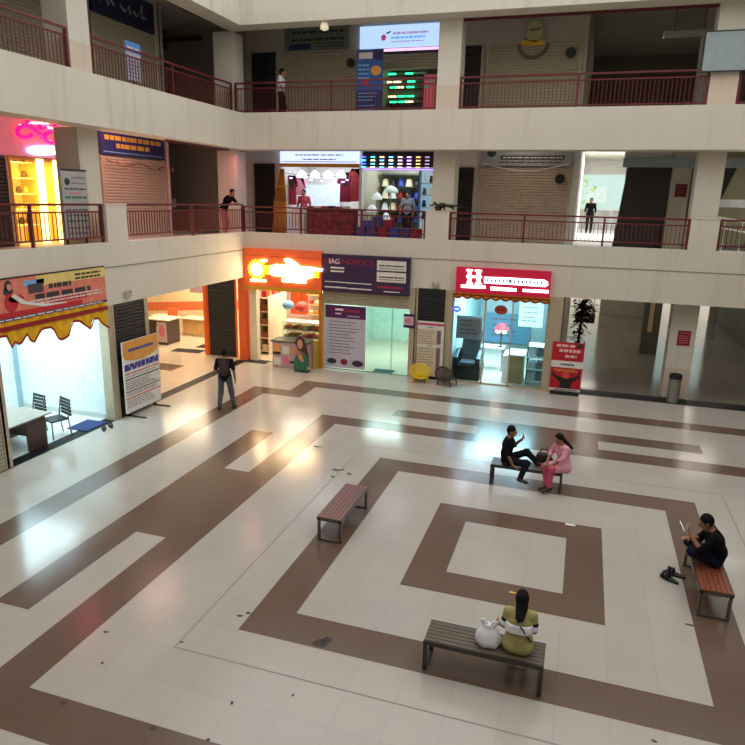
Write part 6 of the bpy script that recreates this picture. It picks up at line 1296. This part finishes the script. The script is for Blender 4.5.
# --- dark figures by the bright opening and shopkeepers
x_, _z = K(590, 215, 28)
person('dark silhouetted person standing in the bright opening of the lower gallery', (x_, 28, Z1 + .01), PI, W_, FAB('black_shirt', (13, 13, 16)), 1.5, FAB('charcoal_jeans', (26, 27, 36)), BLACK, h=.016)
x_, _z = K(303, 202, YS + .8)
person('shopkeeper with black hair behind the maroon counter of the display shop', (x_, YS + .9, Z1), PI, W_, FAB('rose_shirt', (190, 90, 104)), .9, FAB('charcoal_jeans', (26, 27, 36)), BLACK, h=.016)
x_, _z = K(403, 205, YS + 1.2)
person('shopkeeper in a grey top inside the light shop', (x_ + .1, YS + 1.5, Z1), PI, W_, FAB('grey_top', (150, 146, 156)), .9, FAB('charcoal_jeans', (26, 27, 36)), BLACK, h=.016)
# ------------------------------------------------------------------ LIGHT
wd = bpy.data.worlds.new('world'); SC.world = wd; wd.use_nodes = True
bg = wd.node_tree.nodes['Background']; bg.inputs[0].default_value = lin((250, 248, 246)); bg.inputs[1].default_value = 1.0
vs = SC.view_settings; SC.display_settings.display_device = 'sRGB'
vs.view_transform = 'Standard'; vs.look = 'None'; vs.gamma = 1; vs.use_curve_mapping = False; vs.exposure = EXPO
try: SC.cycles.use_denoising = True; SC.cycles.max_bounces = 8; SC.cycles.sample_clamp_indirect = 6
except Exception: pass
D = PI / 180
lamp('shop_lamp_left', (-9.4, 4.3, 2.98), 2.2, 90, (205, 240, 250))
lamp('cafe_lamp', (-11.4, 15.2, 3.5), 2.6, 122.4, (255, 236, 200))
lamp('sweet_shop_lamp', (-6.6, 15.2, 3.5), 2.2, 122.4, (255, 240, 214))
lamp('lab_lamp', (-3.2, 15.6, 2.95), 1.6, 70, (236, 255, 247))
lamp('massage_lamp', (1.1, 15.2, 2.95), 2.2, 190, (180, 236, 255))
lamp('passage_lamp', (-10.6, 10.2, 3.5), 1.6, 43.2, (255, 230, 196))
lamp('display_lamp', (-6.2, YS + 1.2, 7.1), 1.8, 28, (240, 246, 255))
lamp('light_shop_lamp', (-3.2, YS + 1.2, 7.4), 1.6, 32.3, (226, 240, 255))
lamp('jewel_lamp', (XS - .8, 7.0, 6.5), 1.0, 39.7, (255, 214, 120))
lamp('green_shop_lamp', (-2.9, YS + 1.2, 10.25), 1.0, 5.8, (220, 255, 235))

for i, (x, y_) in enumerate(((4.0, 18.3), (4.0, 23), (8.2, 18.3), (8.2, 24), (4.0, 28))): lamp('corridor_tube_glow', (x, y_, 3.6), 1.2, 13, (255, 240, 220), sy=.1)
lamp('neon_glow', (XS + .3, 7.0, 6.9), .9, 14, (255, 70, 130), rot=(0, -PI / 2, 0), sy=.6)
lamp('first_gallery_fill', (-9.2, 9.6, 7.85), 1.6, 42, (255, 190, 178)); lamp('first_gallery_fill', (1.2, 14.9, 7.85), 1.2, 7, (255, 228, 210)); lamp('first_gallery_fill', (-8.0, 13.4, 7.2), .4, 8, (255, 150, 150))  # added fills without fittings: tint the corner pillar pink, lift the gallery
lamp('lobby_fill', (5, 20, 11.5), 1.0, 14, (236, 240, 226)); lamp('first_corridor_fill', (4.0, 24, 7.8), 1.6, 150, (250, 246, 240))  # added fills: raise the dark lobby and brighten the corridor floor

lamp('stair_fill', (9.5, 17.2, 7.7), 1.0, 90, (244, 246, 240))  # added fill to brighten the stair rail and landing front
